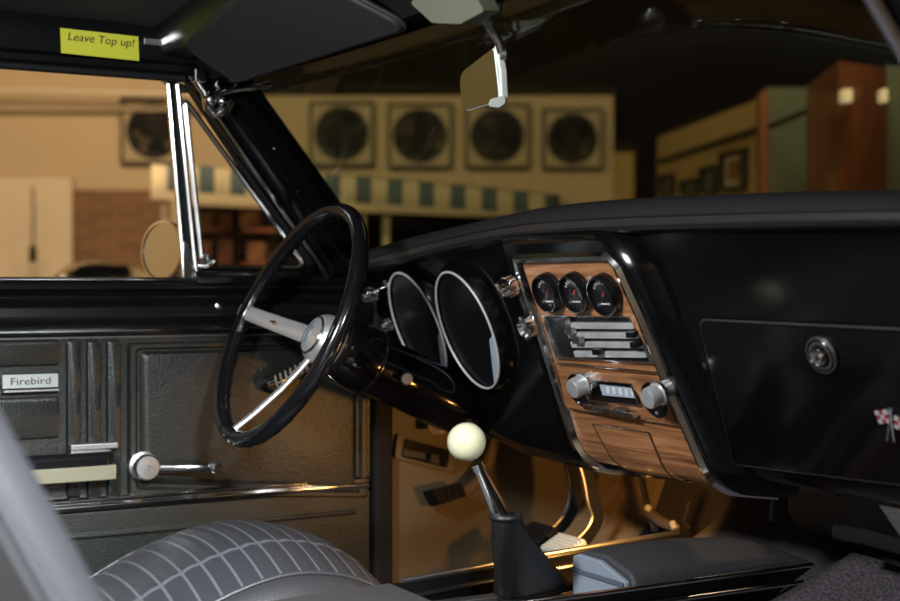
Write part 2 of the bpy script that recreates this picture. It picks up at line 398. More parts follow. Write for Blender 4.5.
# ochre wall, frames, posts on the right
pL, pR = gx(657, 8.2), gx(762, 5.9)
ow = slab(pL, pR, 0, gz(137, 8.2), .08)
b = MB(); n_ = (pR-pL).normalized(); nn = V((-n_.y, n_.x, 0))*.08
zl, zr = gz(138, 8.2), gz(98, 5.9)
b.loft([[V((pL.x, pL.y, 0)), V((pR.x, pR.y, 0)), V((pR.x, pR.y, zr)), V((pL.x, pL.y, zl))], [V((pL.x, pL.y, 0))+nn, V((pR.x, pR.y, 0))+nn, V((pR.x, pR.y, zr))+nn, V((pL.x, pL.y, zl))+nn]])
ow.bm.free(); struct(b.build('wall_right', YEL))
nin = -nn.normalized() if nn.dot(HF) > 0 else nn.normalized()
def wr(px, py, off=0):
    o = pL + nin*off; d = ray(px, py); nv = nin; t = (o-CP).dot(nv)/d.dot(nv); return CP + d*t
b = MB(); b.prism([wr(660, 160), wr(761, 127), wr(761, 131), wr(660, 163)], nin*.03); struct(b.build('trim_2', FRAME))
for i, (x0, y0, x1, y1, dd) in enumerate(((663, 173, 676, 195, 0), (684, 177, 701, 194, 0), (704, 164, 720, 193, 0), (724, 147, 749, 189, 1))):
    sl = (x1-x0)*.22
    L = ['small dark framed picture at the left end of the ochre wall', 'low wide framed picture, second along the ochre wall', 'narrow framed picture beside the large one on the ochre wall', 'large framed picture with a red-brown print on the ochre wall'][i]
    q = [wr(x0, y0+sl), wr(x1, y0), wr(x1, y1), wr(x0, y1+.5*sl)]
    t = thing('wall_picture', L, 'picture', (q[2]+q[3])/2, 'pictures on the ochre wall')
    c = sum(q, V())/4
    b = MB(); inner = [c+(p-c)*.78 for p in q]
    b.loft([[p for p in q], [p+nin*.03 for p in q], [p+nin*.03 for p in inner], [p+nin*.006 for p in inner]], cap=False); b.build('frame', FRAME, t)
    MB().prism([c+(p-c)*.8 for p in q], nin*.008).build('mat_board', MATB if i == 3 else GREEN, t)
    if i == 3: MB().prism([c+(p-c)*.45 for p in q], nin*.011).build('print', mat('red_brown_print', (.26, .10, .06), .6, var=.5, vscale=12), t)
def upright(x0, x1, d, ytop, th, name, m):
    return slab(gx(x0, d), gx(x1, d), 0, gz(ytop, d), th).build(name, m)
struct(upright(760, 767, 5.8, 92, .08, 'trim_3', POST))
struct(upright(766, 812, 5.9, 88, .08, 'wall_right_panel', GREEN))
struct(MB().prism([gp(767, 125, 5.88), gp(808, 108, 5.5), gp(808, 114, 5.5), gp(767, 131, 5.88)], -HF*.02).build('trim_4', FRAME))
ub = thing('timber_column', 'red-brown timber column right of the green panel beyond the windshield', 'column', G((845-450)/FPX*5, 5.1, 0))
p0, p1, p2 = gx(806, 5.5), gx(838, 4.9), gx(886, 5.05); p3 = gx(886, 5.6)
b = MB(); b.prism([p0, p1, p2, p3], (0, 0, gz(66, 5))); b.build('shaft', POST, ub)
for px in (843, 880):
    wl = thing('wall_lamp', 'small pale lamp on the %s of the timber column' % ('near corner' if px == 843 else 'far right edge'), 'lamp', gp(px, 103, 4.8))
    wd = 5 if px == 843 else 3
    b = MB(); b.prism(rrect([gp(px-wd, 104, 4.86), gp(px+wd, 104, 4.86), gp(px+wd, 91, 4.86), gp(px-wd, 91, 4.86)], .008), -HF*.05); b.build('shade', LITE, wl)
    b = MB(); b.prism([gp(px-2, 100, 4.95), gp(px+2, 100, 4.95), gp(px+2, 95, 4.95), gp(px-2, 95, 4.95)], -HF*.10); b.build('bracket', FRAME, wl)
struct(upright(886, 960, 5.6, 66, .08, 'wall_right_far', GREEN))

# ================================================================== CAR SHELL
cb = thing('car_cabin', 'gloss black car cabin shell with windshield pillars and footwell', 'car cabin', (0, .6, .28))
MB().box((0, .55, .30), (1.5, 2.3, .04)).build('floor_pan', CARP, cb)
# driver pillar: section swept from header end to cowl
def pillar(s):
    top = V((-.675 if s < 0 else .765, .765, 1.275)); bot = V((-.70 if s < 0 else .79, 1.035, .935)); d = (bot-top).normalized()
    fx = V((s*-1, 0, 0)); fy = d.cross(fx) * (1 if s < 0 else -1); fy = fy if fy.y > 0 else -fy
    rings = []
    for t in (0, .25, .5, .75, 1):
        c = top.lerp(bot, t); wdt = .085+.012*t
        rings.append([c+fx*.0+fy*.0, c+fx*.022+fy*.004, c+fx*.030+fy*.018, c+fx*.030+fy*.055, c+fx*.016+fy*wdt, c-fx*.03+fy*wdt, c-fx*.055+fy*.03, c-fx*.05])
    b = MB(); b.loft(rings); return b, top, bot, fx, fy
b, ptop, pbot, pfx, pfy = pillar(-1); pil = b.build('windshield_pillar', GLOSS, cb, bevel=.004)
b = MB(); b.tube([ptop.lerp(pbot, t)+pfx*.006-pfy*.004 for t in (0, .25, .5, .75, 1)], .0045, 8); b.build('chrome_molding', CHR, pil)
for t, o in ((.42, .04), (.62, .03)):
    b = MB(); b.ball(ptop.lerp(pbot, t)+pfx*.031+pfy*o, .0035, 8); b.build('screw', CHR, pil)
b, qt, qb, qfx, qfy = pillar(1); pil2 = b.build('windshield_pillar', PAINT, cb, bevel=.004)
b = MB(); b.tube([qt.lerp(qb, t)+qfx*.010-qfy*.004 for t in (0, .25, .5, .75, 1)], .007, 8); b.build('chrome_molding', CHR, pil2)
def wtop(u, off=0, dz=0): return V((.045+u*.705, .815+.055*(1-u*u)+off, 1.262+.006*(1-u*u)+dz))
def wbot(u): return V((.045+u*.745, 1.06+.27*(1-abs(u)**2.2), .955+.012*(1-u*u)))
b = MB()
b.loft([[wtop(u, -.035, .0), wtop(u, .0, -.006), wtop(u, .02, .0), wtop(u, .02, .035), wtop(u, -.05, .05)] for u in [i/8-1 for i in range(17)]])
b.build("windshield_header", HEADR, cb)
# hinge pillar, kick panel, firewall, toe board
b = MB(); b.prism([(-.73, 1.118, .30), (-.73, 1.158, .30), (-.73, 1.158, .93), (-.73, 1.118, .93)], (.045, 0, 0)); b.build('hinge_pillar', RUB, cb, bevel=.008)
KX = -.715
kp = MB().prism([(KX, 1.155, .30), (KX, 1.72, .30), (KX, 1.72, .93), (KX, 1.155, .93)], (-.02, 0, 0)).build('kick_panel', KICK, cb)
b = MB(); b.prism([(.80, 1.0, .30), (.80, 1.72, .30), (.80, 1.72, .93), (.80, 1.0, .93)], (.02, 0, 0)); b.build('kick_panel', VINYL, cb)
# kick panel vent
kpl = Pl((KX, 0, 0), (0, 1, 0), (1, 0, 0))
fr = [kpl.px(398, 434, .012), kpl.px(456, 449, .012), kpl.px(453, 472, .012), kpl.px(395, 458, .012)]; c = sum(fr, V())/4
fro = [p-V((.012, 0, 0)) for p in fr]
b = MB(); inn = [c+(p-c)*.80 for p in rrect(fr, .006)]
b.loft([rrect(fro, .006), rrect(fr, .006), inn, [p-V((.010, 0, 0)) for p in inn]], cap=False); kv = b.build('vent_frame', KICK, cb)
MB().prism([p-V((.009, 0, 0)) for p in inn], (-.002, 0, 0)).build('vent_recess', DIAL, kv)
b = MB(); b.prism([kpl.px(402, 449, .004), kpl.px(424, 453, .004), kpl.px(424, 459, .004), kpl.px(402, 455, .004)], (.006, 0, 0)); b.prism([kpl.px(428, 453, .004), kpl.px(436, 455, .004), kpl.px(436, 464, .004), kpl.px(428, 462, .004)], (.012, 0, 0))
b.build('slider', VINYL, kv)
b = MB(); b.tube([kpl.px(478, 424, .01), kpl.px(442, 426, .05)], [.006, .007], 12); b.tube([kpl.px(442, 426, .05), kpl.px(435, 426, .058)], [.014, .016], 16); b.build('air_pull_knob', CREAM, cb)
# toe board, firewall, tunnel
def toe(u, v):  # u across, v down
    x = -.715+1.515*u
    T = [(0, (1.66, .95)), (.45, (1.66, .62)), (.7, (1.60, .48)), (.85, (1.46, .36)), (1, (1.30, .325))]
    y = interp(v, [(a, p[0]) for a, p in T]); z = interp(v, [(a, p[1]) for a, p in T])
    tun = math.exp(-((x-.0)/.27)**4); z2 = z+tun*.13*max(0, min(1, (v-.5)*3)); y2 = y-tun*.10*max(0, min(1, v*2))
    rib = .006*math.sin(x*60)*math.exp(-((x+.15)/.2)**2)
    return V((x, y2-rib, z2))
MB().grid(toe, 60, 24, lambda u, v: 0 if u < .15 else 1).build('firewall', [TOE, CARP], cb, solid=.01, off=1)
b = MB(); b.loft([[(-.17+.02, y, .32), (-.15, y, .40), (-.08, y, .455), (.10, y, .455), (.17, y, .40), (.19, y, .32)] for y in (-.3, .4, 1.0, 1.4)]); b.build('transmission_tunnel', CARP, cb)
# passenger footwell fittings
hb = [(.10, 1.32), (.46, 1.32), (.46, 1.52), (.10, 1.52)]
ht = thing('heater_case', 'black heater box under the glove box side of the dash', 'heater', (.28, 1.48, .555))
b = MB(); b.loft([[V((x, y, z)) for x, y in [(.05+i, 1.425+j), (.46, 1.425+j), (.46, 1.56), (.05+i, 1.56)]] for z, i, j in ((.555, .02, .02), (.58, .0, .005), (.665, .0, .0))]); hbody = b.build('case', VINYL, ht, bevel=.012)
b = MB(); b.tube([at(772, 521, Y=1.41), at(774, 496, Y=1.41), at(780, 488, Y=1.41), at(806, 489, Y=1.41), at(838, 493, Y=1.41)], .005, 10); b.build('flange', CONS, ht)
pb = thing('under_dash_bracket', 'grey folded metal bracket hanging under the dash at far right', 'bracket', at(890, 520, Y=1.24))
b = MB(); b.prism([at(874, 500, Y=1.24), at(915, 506, Y=1.24), at(940, 575, Y=1.24), at(905, 545, Y=1.24)], (0, .012, -.004)); b.build('plate', STEEL if 0 else CONS, pb, bevel=.003)
b = MB(); b.tube([at(835, 532, Y=1.30), at(868, 538, Y=1.29), at(905, 548, Y=1.28)], .010, 8, flat=(1, .5)); b.build('arm', RUB, pb)
def carpet(u, v):
    y = .70+.71*v; x = .17+.60*u + max(0, v-.85)*.25*(1-u)
    z = interp(v, [(0, .335), (.5, .345), (.62, .37), (1, .532)])+.006*math.sin(9*u)*math.sin(7*v)+.012*math.exp(-(u/.15)**2)
    return V((x, y, z))
b = MB(); b.grid(carpet, 30, 40)
tag(b.build('carpet', PILE, loc=(.42, 1.2, .33), solid=.012), 'dark purple-grey pile carpet in the passenger footwell', 'carpet')

# ================================================================== WINDSHIELD
ws = thing('windshield', 'large curved tinted windshield above the dash pad', 'windshield', (0, 1.2, .955))
b = MB(); b.grid(lambda u, v: wbot(2*u-1).lerp(wtop(2*u-1, .024, .0), v) + V((0, .03*math.sin(PI*v)*.6, .02*math.sin(PI*v)*.6)), 32, 12)
b.build('glass_pane', WGL, ws, solid=.005)

# ================================================================== CONVERTIBLE TOP
ct = thing('convertible_top', 'black cloth convertible top raised, seen from below', 'car roof', (0, .1, 1.3))
b = MB(); b.grid(lambda u, v: V((-.74+1.57*u, -.85+1.66*v, 1.36+.075*math.sin(PI*u)-.03*v**4)), 24, 16); b.build('canopy', CLOTHB, ct, solid=.012, off=1)
for s in (-1, 1):
    prof = [(.745, 1.272), (.700, 1.270), (.693, 1.279), (.686, 1.281), (.680, 1.290), (.664, 1.294), (.658, 1.330), (.668, 1.352), (.745, 1.365)]
    b = MB(); b.loft([[V((s*x+(.09 if s > 0 else 0), y, z)) for x, z in prof] for y in (-.8, -.2, .3, .6, .800)]); r_ = b.build('side_rail', PAINT if s < 0 else PAINT, ct)
    if s < 0:
        b = MB(); b.tube([(-.699, -.8, 1.272), (-.699, .3, 1.2715), (-.699, .765, 1.2715)], .0065, 10); b.build('weatherstrip', RUB, r_)
        b = MB(); b.box((-.656, .705, 1.322), (.006, .05, .012)); b.build('chrome_clip', CHR, r_, bevel=.002)
b = MB(); b.loft([[wtop(u, -.10, .042), wtop(u, -.055, .036), wtop(u, .01, .04), wtop(u, .02, .075), wtop(u, -.12, .105)] for u in [i/8-1 for i in range(17)]]); b.build('front_bow', PAINT, ct)
# latch hardware at driver's corner
lc = MB(); Q = lambda x, y, X=-.62: at(x, y, X=X)
lc.tube([Q(196, 80), Q(205, 92), Q(209, 108), Q(216, 116)], [.006, .008, .010, .006], 10)
lc.tube([Q(216, 116), Q(224, 110), Q(232, 102)], [.007, .011, .006], 10)
lat = lc.build('latch_hook', CHR, ct)
b = MB(); b.tube([Q(218, 78), Q(230, 78), Q(236, 84), Q(232, 90), Q(221, 91), Q(216, 85)], .0035, 8, closed=True); b.build('latch_loop', CHR, lat)
b = MB(); b.tube([Q(205, 100), Q(222, 92), Q(240, 89), Q(262, 87), Q(270, 86)], [.008, .007, .005, .006, .008], 10); b.build('latch_lever', CHR, lat)
b = MB(); b.box(Q(199, 76), (.02, .02, .022)); b.ball(Q(210, 100, -.605), .011, 14); b.ball(Q(222, 101, -.60), .007, 12); b.build('latch_bracket', CHR, lat, bevel=.002)

# sticky note
nx = -.656
q = [at(60, 28, X=nx), at(139, 36, X=nx), at(139, 61, X=nx), at(61, 53, X=nx)]
# keep it a true rectangle
o_ = q[3]; ex_ = (q[2]-q[3]); ey_ = (q[0]-q[3]); ex_.x = ey_.x = 0
sn = thing('sticky_note', 'yellow sticky note with handwriting on the black roof rail', 'note', o_)
MB().prism([o_, o_+ex_, o_+ex_+ey_, o_+ey_], (.0012, 0, 0)).build('paper', NOTE, sn)
text('handwriting', 'Leave Top up!', .0185, o_+ex_*.08+ey_*.55+V((.0016, 0, 0)), ex_, ey_, INK, sn, shear=.15, sx=1.02)

# sun visor
sv = thing('sun_visor', 'charcoal sun visor folded up above the driver', 'sun visor', (-.3, .78, 1.26))
va, vb_ = V((-.555, .812, 1.258)), V((-.02, .850, 1.264))
vc, vd = V((-.09, .690, 1.352)), V((-.590, .735, 1.316))
b = MB(); ring = rrect([va, vb_, vc, vd], [.02, .03, .05, .03], 6); nrm = (vb_-va).cross(vd-va).normalized(); nrm = nrm if nrm.z < 0 else -nrm
b.loft([ring, [p+nrm*.016 for p in ring]]); b.build('panel', VISM, sv, bevel=.006, seg=3)
b = MB(); b.tube([p+nrm*.008 for p in ring], .0035, 8, closed=True); b.build('edge_piping', VISM, sv)
b = MB(); b.tube([va+V((-.05, .0, .004)), va+V((.03, .004, .004))], .005, 8); b.build('pivot_rod', CHR, sv)

# rear-view mirror
rm = thing('rear_view_mirror', 'rear view mirror on a chrome arm below the visor', 'mirror', (0, .90, 1.2))
b = MB(); mbk = [at(410, 3, Y=.79), at(432, 23, Y=.79), at(460, 24, Y=.79), at(484, 11, Y=.79), at(474, -8, Y=.79), at(425, -12, Y=.79)]
b.prism(rrect(mbk, .006), (0, .022, .002)); b.build('mount_cover', MOUNT, rm, bevel=.005)
MX = .045
arm = [at(478, 12, X=MX), at(490, 27, X=MX), at(499, 42, X=MX), at(502, 53, X=MX)]
MB().tube(arm, [.0055, .006, .006, .006], 12).build('arm', CHR, rm)
# mirror head: plane through chosen corners
mpl = Pl((0, .945, 1.19), (1, 0, 0), (.04, -.99, -.13))
mc = [mpl.px(494, 47), mpl.px(500, 101), mpl.px(463, 112), mpl.px(459, 74)]
mn = (mc[1]-mc[0]).cross(mc[3]-mc[0]).normalized(); mn = mn if mn.dot(CP-mc[0]) > 0 else -mn
ring = rrect(mc, [.006, .012, .012, .018], 5)
MB().loft([ring, [p-mn*.004 for p in ring], [sum(ring, V())/len(ring)+(p-sum(ring, V())/len(ring))*.80-mn*.016 for p in ring]]).build('housing', WHITEP, rm, bevel=.002)
cc = sum(ring, V())/len(ring)
MB().prism([cc+(p-cc)*.965+mn*.0002 for p in ring], mn*.001).build('reflector', MIRG, rm)
b = MB(); sd = [mc[0]+mn*.001, mc[1]+mn*.001]; dirx = (mc[0]-mc[3]).normalized()
b.loft([[p, p+dirx*.006, p+dirx*.006-mn*.012, p-mn*.012] for p in (sd[0]+(sd[0]-sd[1])*.02, sd[0].lerp(sd[1], .5)+dirx*.004, sd[1])]); b.build('side_rim', WHITEP, rm, bevel=.003)
b = MB(); b.lathe([(.008, -.004), (.008, .004)], at(503, 54, X=MX), RT, 14); b.build('pivot', STEEL, rm)
b = MB(); tb = [at(490, 99, X=.05), at(505, 95, X=.05), at(506, 103, X=.05), at(499, 108, X=.05), at(488, 106, X=.05)]; b.prism(rrect(tb, .004), (-.006, .006, 0)); b.build('tilt_tab', WHITEP, rm, bevel=.0015)

# ================================================================== DRIVER'S DOOR
DX = -.70
dr = thing('car_door', 'black driver door with embossed vinyl panel, chrome trim and vent window', 'car door', (-.76, .6, .36))
D = lambda px, py, h=0: at(px, py, X=DX+h)
Y0, Y1 = .12, 1.115
# painted upper: rolled metal section swept along Y
prof = [(-.86, .36), (-.705, .36), (-.705, .835), (-.700, .848), (-.690, .856), (-.684, .868), (-.686, .884), (-.698, .892), (-.712, .894), (-.716, .900), (-.712, .908), (-.705, .914), (-.706, .922), (-.718, .927), (-.86, .927)]
b = MB(); b.loft([[V((x, y, z)) for x, z in prof] for y in (Y0, .4, .8, 1.0, Y1)]); b.build('door_shell', DOORP, dr, bevel=.002)
# trim lines
for z, r_, nm in ((.8455, .004, 'upper_chrome_strip'), (.833, .0022, 'lower_chrome_line')):
    MB().tube([(-.699, Y0, z), (-.699, Y1-.003, z)], r_, 8).build(nm, CHR if r_ > .003 else STEEL, dr)
b = MB(); b.tube([(-.716, Y0, .930), (-.716, .79, .930)], .0032, 8); b.build('sill_chrome_strip', CHR, dr)
b = MB(); b.box((-.726, .46, .9285), (.014, .66, .008)); b.build('window_felt', RUB, dr, bevel=.002)
# vinyl panel with embossing
def zt(y): return D(0, y).z
pm = MB()
def pad(x0, y0, x1, y1, h0, h1, inset, r=.006):
    q0 = [D(x0, y1, h0), D(x1, y1, h0), D(x1, y0, h0), D(x0, y0, h0)]
    # square up
    ya, yb = q0[0].y, q0[1].y; za, zb = q0[0].z, q0[2].z
    mk = lambda i, h: rrect([V((DX+h, ya+i, za+i)), V((DX+h, yb-i, za+i)), V((DX+h, yb-i, zb-i)), V((DX+h, ya+i, zb-i))], r, 4)
    pm.loft([mk(0, -.004), mk(0, h0), mk(inset*.35, h1*.85+h0*.15), mk(inset, h1)])
pm.prism([V((DX-.006, Y0, .565)), V((DX-.006, Y1, .565)), V((DX-.006, Y1, .832)), V((DX-.006, Y0, .832))], (.006, 0, 0))
pad(-120, 340, 59, 370, 0, .010, .005); pad(-120, 372, 59, 394, 0, .004, .003)
pad(-120, 396, 59, 447, 0, .010, .005); pad(-120, 458, 59, 497, 0, .010, .005)
for x0, x1 in ((66, 80), (86, 100), (106, 120)):
    pad(x0, 340, x1, 497, 0, .012, .004, .004)
# large framed panel: raised frame with sunk centre
xa, xb, ya, yb = 127, 366, 338, 497
q = [D(xa, yb), D(xb, yb), D(xb, ya), D(xa, ya)]
def fr_(i, h, r=.008): return rrect([V((DX+h, q[0].y+i, q[0].z+i)), V((DX+h, q[1].y-i, q[1].z+i*.8)), V((DX+h, q[1].y-i, q[2].z-i*.7)), V((DX+h, q[0].y+i, q[2].z-i*.7))], r, 4)
pm.loft([fr_(0, -.004), fr_(0, .004), fr_(.004, .010), fr_(.012, .010), fr_(.017, .003), fr_(.021, .003), fr_(.028, .011), fr_(.034, .012)])
pm.build('door_panel', DVINYL, dr, recalc=True)
b = MB(); b.prism([V((-.706, Y0, .37)), V((-.706, Y1, .37)), V((-.706, Y1, .545)), V((-.706, Y0, .545))], (.008, 0, 0)); b.tube([(-.698, Y0, .505), (-.698, Y1-.03, .507)], .006, 8); b.build('lower_panel', DVINYL, dr, bevel=.004)
b = MB(); b.loft([[V((x, y, z)) for x, z in ((-.703, .546), (-.690, .549), (-.688, .556), (-.691, .561), (-.688, .566), (-.692, .571), (-.703, .573))] for y in (Y0, .5, Y1-.005)]); b.build('waist_chrome_strip', CHR, dr, bevel=.001)
# name plate
npl = MB(); p = [D(2, 375, .005), D(58, 374, .005), D(58, 387, .005), D(2, 389, .005)]; yA, yB, zA, zB = p[0].y, p[1].y, p[2].z, p[0].z
npo = npl.prism([V((DX+.004, yA, zA)), V((DX+.004, yB, zA)), V((DX+.004, yB, zB)), V((DX+.004, yA, zB))], (.004, 0, 0)).build('name_plate', PLATE, dr, bevel=.001)
text('lettering', 'Firebird', .0165, V((DX+.0084, (yA+yB)/2, zA+.006)), (0, 1, 0), (0, 0, 1), INK, npo, align='CENTER', sx=1.25)
MB().box((DX+.010, (yA+yB)/2, zA-.004), (.012, yB-yA, .004)).build('plate_ledge', STEEL, dr, bevel=.001)
# armrest
b = MB(); za = D(80, 447).z; 
def armring(y, k):
    x = DX+.002; W = .055*k; zc = D(80, 460).z
    return [V((x, y, zc-.016)), V((x+W*.8, y, zc-.014)), V((x+W, y, zc-.008)), V((x+W, y, zc+.010)), V((x+W*.92, y, zc+.017)), V((x+W*.5, y, zc+.020)), V((x, y, zc+.020))]
yb_ = D(119, 460).y-.02
b.loft([armring(y, k) for y, k in ((.18, 1), (yb_-.05, 1), (yb_-.012, .95), (yb_, .7))]); ar = b.build('armrest', RIM, dr, bevel=.003)
zc = D(80, 460).z
MB().loft([[V((DX+.030, y, zc-.030)), V((DX+.0575*k, y, zc-.028)), V((DX+.0605*k, y, zc-.004)), V((DX+.030, y, zc-.004))] for y, k in ((.18, 1), (yb_-.02, 1), (yb_, .96))]).build('armrest_trim', OLIVE, ar, bevel=.002)
b = MB(); b.prism([V((DX+.012, D(66, 443).y, zc+.018)), V((DX+.012, D(114, 443).y, zc+.018)), V((DX+.03, D(114, 443).y, zc+.018)), V((DX+.03, D(66, 443).y, zc+.018))], (0, 0, .012)); b.build('ashtray_lid', STEEL, ar, bevel=.003)
for (px, py) in ((75, 474), (98, 472)):
    b = MB(); b.lathe([(.006, 0), (.006, .006), (.003, .008)], D(px, py, .05)+V((0, .02, .0)), (.4, 0, -1), 12); b.build('screw', CHR, ar)
# window crank
k0 = D(146, 467, .03)
b = MB(); b.lathe([(.024, -.03), (.024, -.014), (.018, -.012), (.0215, 0), (.0215, .008), (.019, .012), (.004, .0125), (.003, .010)], k0, (1, 0, 0), 36); ck = b.build('window_crank', STEEL, dr)
e0, e1_ = D(156, 468, .026), D(218, 467, .05)
b = MB(); b.tube([e0.lerp(e1_, t)+V((.004*math.sin(PI*t), 0, 0)) for t in (0, .2, .4, .6, .8, 1)], [.0085, .0075, .007, .007, .007, .0065], 14, flat=(1, .6)); b.build('crank_arm', CHR, ck)
b = MB(); b.tube([e0.lerp(e1_, t)+V((.007, 0, 0)) for t in (.05, .5, .95)], .002, 8); b.build('crank_rib', CHR, ck)
b = MB(); b.lathe([(.007, -.02), (.009, 0), (.009, .024), (.006, .028)], D(213, 467, .05), (1, 0, 0), 20); b.build('crank_knob', CHR, ck)
# inside release handle
rx = -.665
R_ = lambda x, y, X=rx: at(x, y, X=X)
b = MB(); b.tube([R_(267, 385), R_(280, 380), R_(294, 373), R_(307, 365)], [.010, .013, .012, .009], 14, flat=(1, .7)); rh = b.build('release_handle', CHR, dr)
b = MB()
for i in range(7):
    c = R_(276+i*5, 381-i*2.5, rx+.008); b.tube([c+V((0, -.002, .010)), c+V((.003, .002, -.010))], .0025, 8)
b.build('grip_rib', CHR, rh)
b = MB(); b.lathe([(.016, -.03), (.016, -.004), (.010, .006)], R_(274, 385), (1, 0, 0), 24); b.build('handle_boss', RIM, rh)
b = MB(); b.lathe([(.006, 0), (.006, .004), (.003, .006)], D(218, 306, .012), (1, 0, 0), 16); b.build('lock_button_ring', CHR, dr)
# vent window
GX = -.725
g = lambda px, py, h=0: at(px, py, X=GX+h)
vp0, vp1 = g(169, 82), g(191, 284)
b = MB()
for off in (-5, 7): b.tube([g(172+off*.75, 84), g(190+off, 283)], .0055, 8, flat=(1, 1))
vf = b.build('vent_post', CHR, dr)
b = MB(); b.prism([g(170, 84), g(177, 84), g(196, 282), g(187, 282)], (-.012, 0, 0)); b.build('post_channel', RUB, vf)
b = MB(); b.prism(rrect([g(184, 240, .008), g(190, 246, .008), g(198, 285, .008), g(184, 285, .008)], .004), (-.02, 0, 0)); b.build('post_foot', CHR, vf, bevel=.002)
b = MB(); b.prism(rrect([g(162, 78), g(184, 84), g(196, 92), g(178, 92)], .004), (-.02, 0, 0)); b.build('post_cap', CHR, vf, bevel=.002)
tri = rrect([g(185, 100), g(308, 268), g(203, 268)], [.01, .03, .01], 6)
b = MB(); b.tube(tri, .0052, 8, closed=True); b.build('vent_frame', CHR, dr)
b = MB(); b.prism([g(189, 90), g(199, 88), g(322, 270), g(309, 270)], (-.012, 0, 0)); b.build('vent_weatherstrip', RUB, dr)
MB().prism([p+V((-.002, 0, 0)) for p in tri], (.004, 0, 0)).build('vent_glass', GLS, dr)
b = MB(); b.tube([g(201, 262, .012), g(208, 258, .02), g(213, 262, .024), g(206, 266, .024), g(198, 266, .02)], [.006, .009, .010, .007, .005], 12); vl = b.build('vent_latch', CHR, dr)
# raised belt rail under vent
b = MB(); b.loft([[V((x, y, z)) for x, z in ((-.745, .920), (-.70, .920), (-.698, .936), (-.708, .944), (-.745, .944))] for y in (D(196, 270).y, 1.0, Y1)]); b.build('vent_sill', PAINT, dr, bevel=.004)
# exterior mirror
em = at(164, 251, X=-.885)
sm_n = V((.42, -.90, .06)); sm_n.normalize()
b = MB(); b.lathe([(.040, -.05), (.052, -.02), (.056, 0), (.056, .006), (.051, .007), (.050, .003)], em, sm_n, 40); smo = b.build('side_mirror', CHR, dr)
b = MB(); b.lathe([(.0505, .0035), (.0505, .0045)], em, sm_n, 40); b.build('mirror_glass', MIRR, smo)
b = MB(); b.tube([em-sm_n*.03+V((0, 0, -.03)), V((em.x+.02, em.y+.01, .91))], .014, 12); b.build('mirror_stalk', CHR, smo)

# ================================================================== DASHBOARD
da = thing('dashboard', 'gloss black dashboard with padded top, two large round gauges and glove box', 'dashboard', (0, 1.2, .7))
mo = Pl((0, 1.125, .88), (1, 0, 0), (0, -.933, -.359))
def zlip(x): return smooth_interp(x, [(-.70, .946), (-.62, .951), (-.5, .960), (-.35, .975), (-.15, .990), (0, .993), (.2, .991), (.45, .986), (.70, .978)])
def zcr(x): return smooth_interp(x, [(-.70, .978), (-.62, .990), (-.5, 1.004), (-.35, 1.016), (-.1, 1.034), (.1, 1.036), (.3, 1.031), (.55, 1.021), (.70, 1.012)])
def yl(x): return 1.060+.012*math.cos(min(1, abs(x)/.7)*PI/2)*0
xs = [-.695+1.475*i/48 for i in range(49)]
b = MB(); rings = []
for x in xs:
    zl, zc_ = zlip(x), zcr(x); u = (x-.045)/.745; yb2 = 1.055+.27*(1-abs(u)**2.2); y0 = yl(x); h = zc_-zl
    yk = min(y0+.10, y0+.5*(yb2-y0)+.02)
    rings.append([V((x, y0+.03, zl-.006)), V((x, y0+.006, zl-.002)), V((x, y0, zl+.004)), V((x, y0+.001, zl+.30*h)), V((x, y0-.002, zl+.36*h)), V((x, y0+.002, zl+.55*h)), V((x, y0+.014, zl+.80*h)), V((x, y0+.04, zl+.95*h)), V((x, yk, zc_)), V((x, max(yk+.01, yb2-.01), zc_-.030 if abs(u) < .9 else zc_-.01)), V((x, max(yk+.02, yb2), zl-.006))])
b.loft(rings); b.build('dash_pad', PAD, da, angle=30)
# painted face
def pz(s):  # section below the pad, down and under
    T = [(0, (1.088, .985)), (.3, (1.125, .88)), (.8, (1.196, .697)), (.86, (1.206, .680)), (.92, (1.225, .668)), (1, (1.30, .660))]
    return interp(s, [(a, p[0]) for a, p in T]), interp(s, [(a, p[1]) for a, p in T])
S_ = [0, .15, .3, .45, .6, .75, .8, .83, .86, .89, .92, .96, 1]
b = MB(); rings = []
for x in xs:
    r1 = []
    dip = interp(x, [(-.7, .01), (-.5, 0), (-.35, -.028), (-.12, -.036), (.10, -.02), (.24, 0)])  # lower edge hangs lower by the stack
    cap = zlip(x)+.004
    for s in S_:
        y, z = pz(s); 
        if z < .75: z = z + dip*(.75-z)/.09
        r1.append(V((x, y, min(z, cap))))
    r1 += [V((x, 1.34, .70)), V((x, 1.34, cap-.01)), V((x, 1.10, cap))]
    rings.append(r1)
b.loft(rings); fp = b.build('dash_panel', GLOSS, da, angle=30)

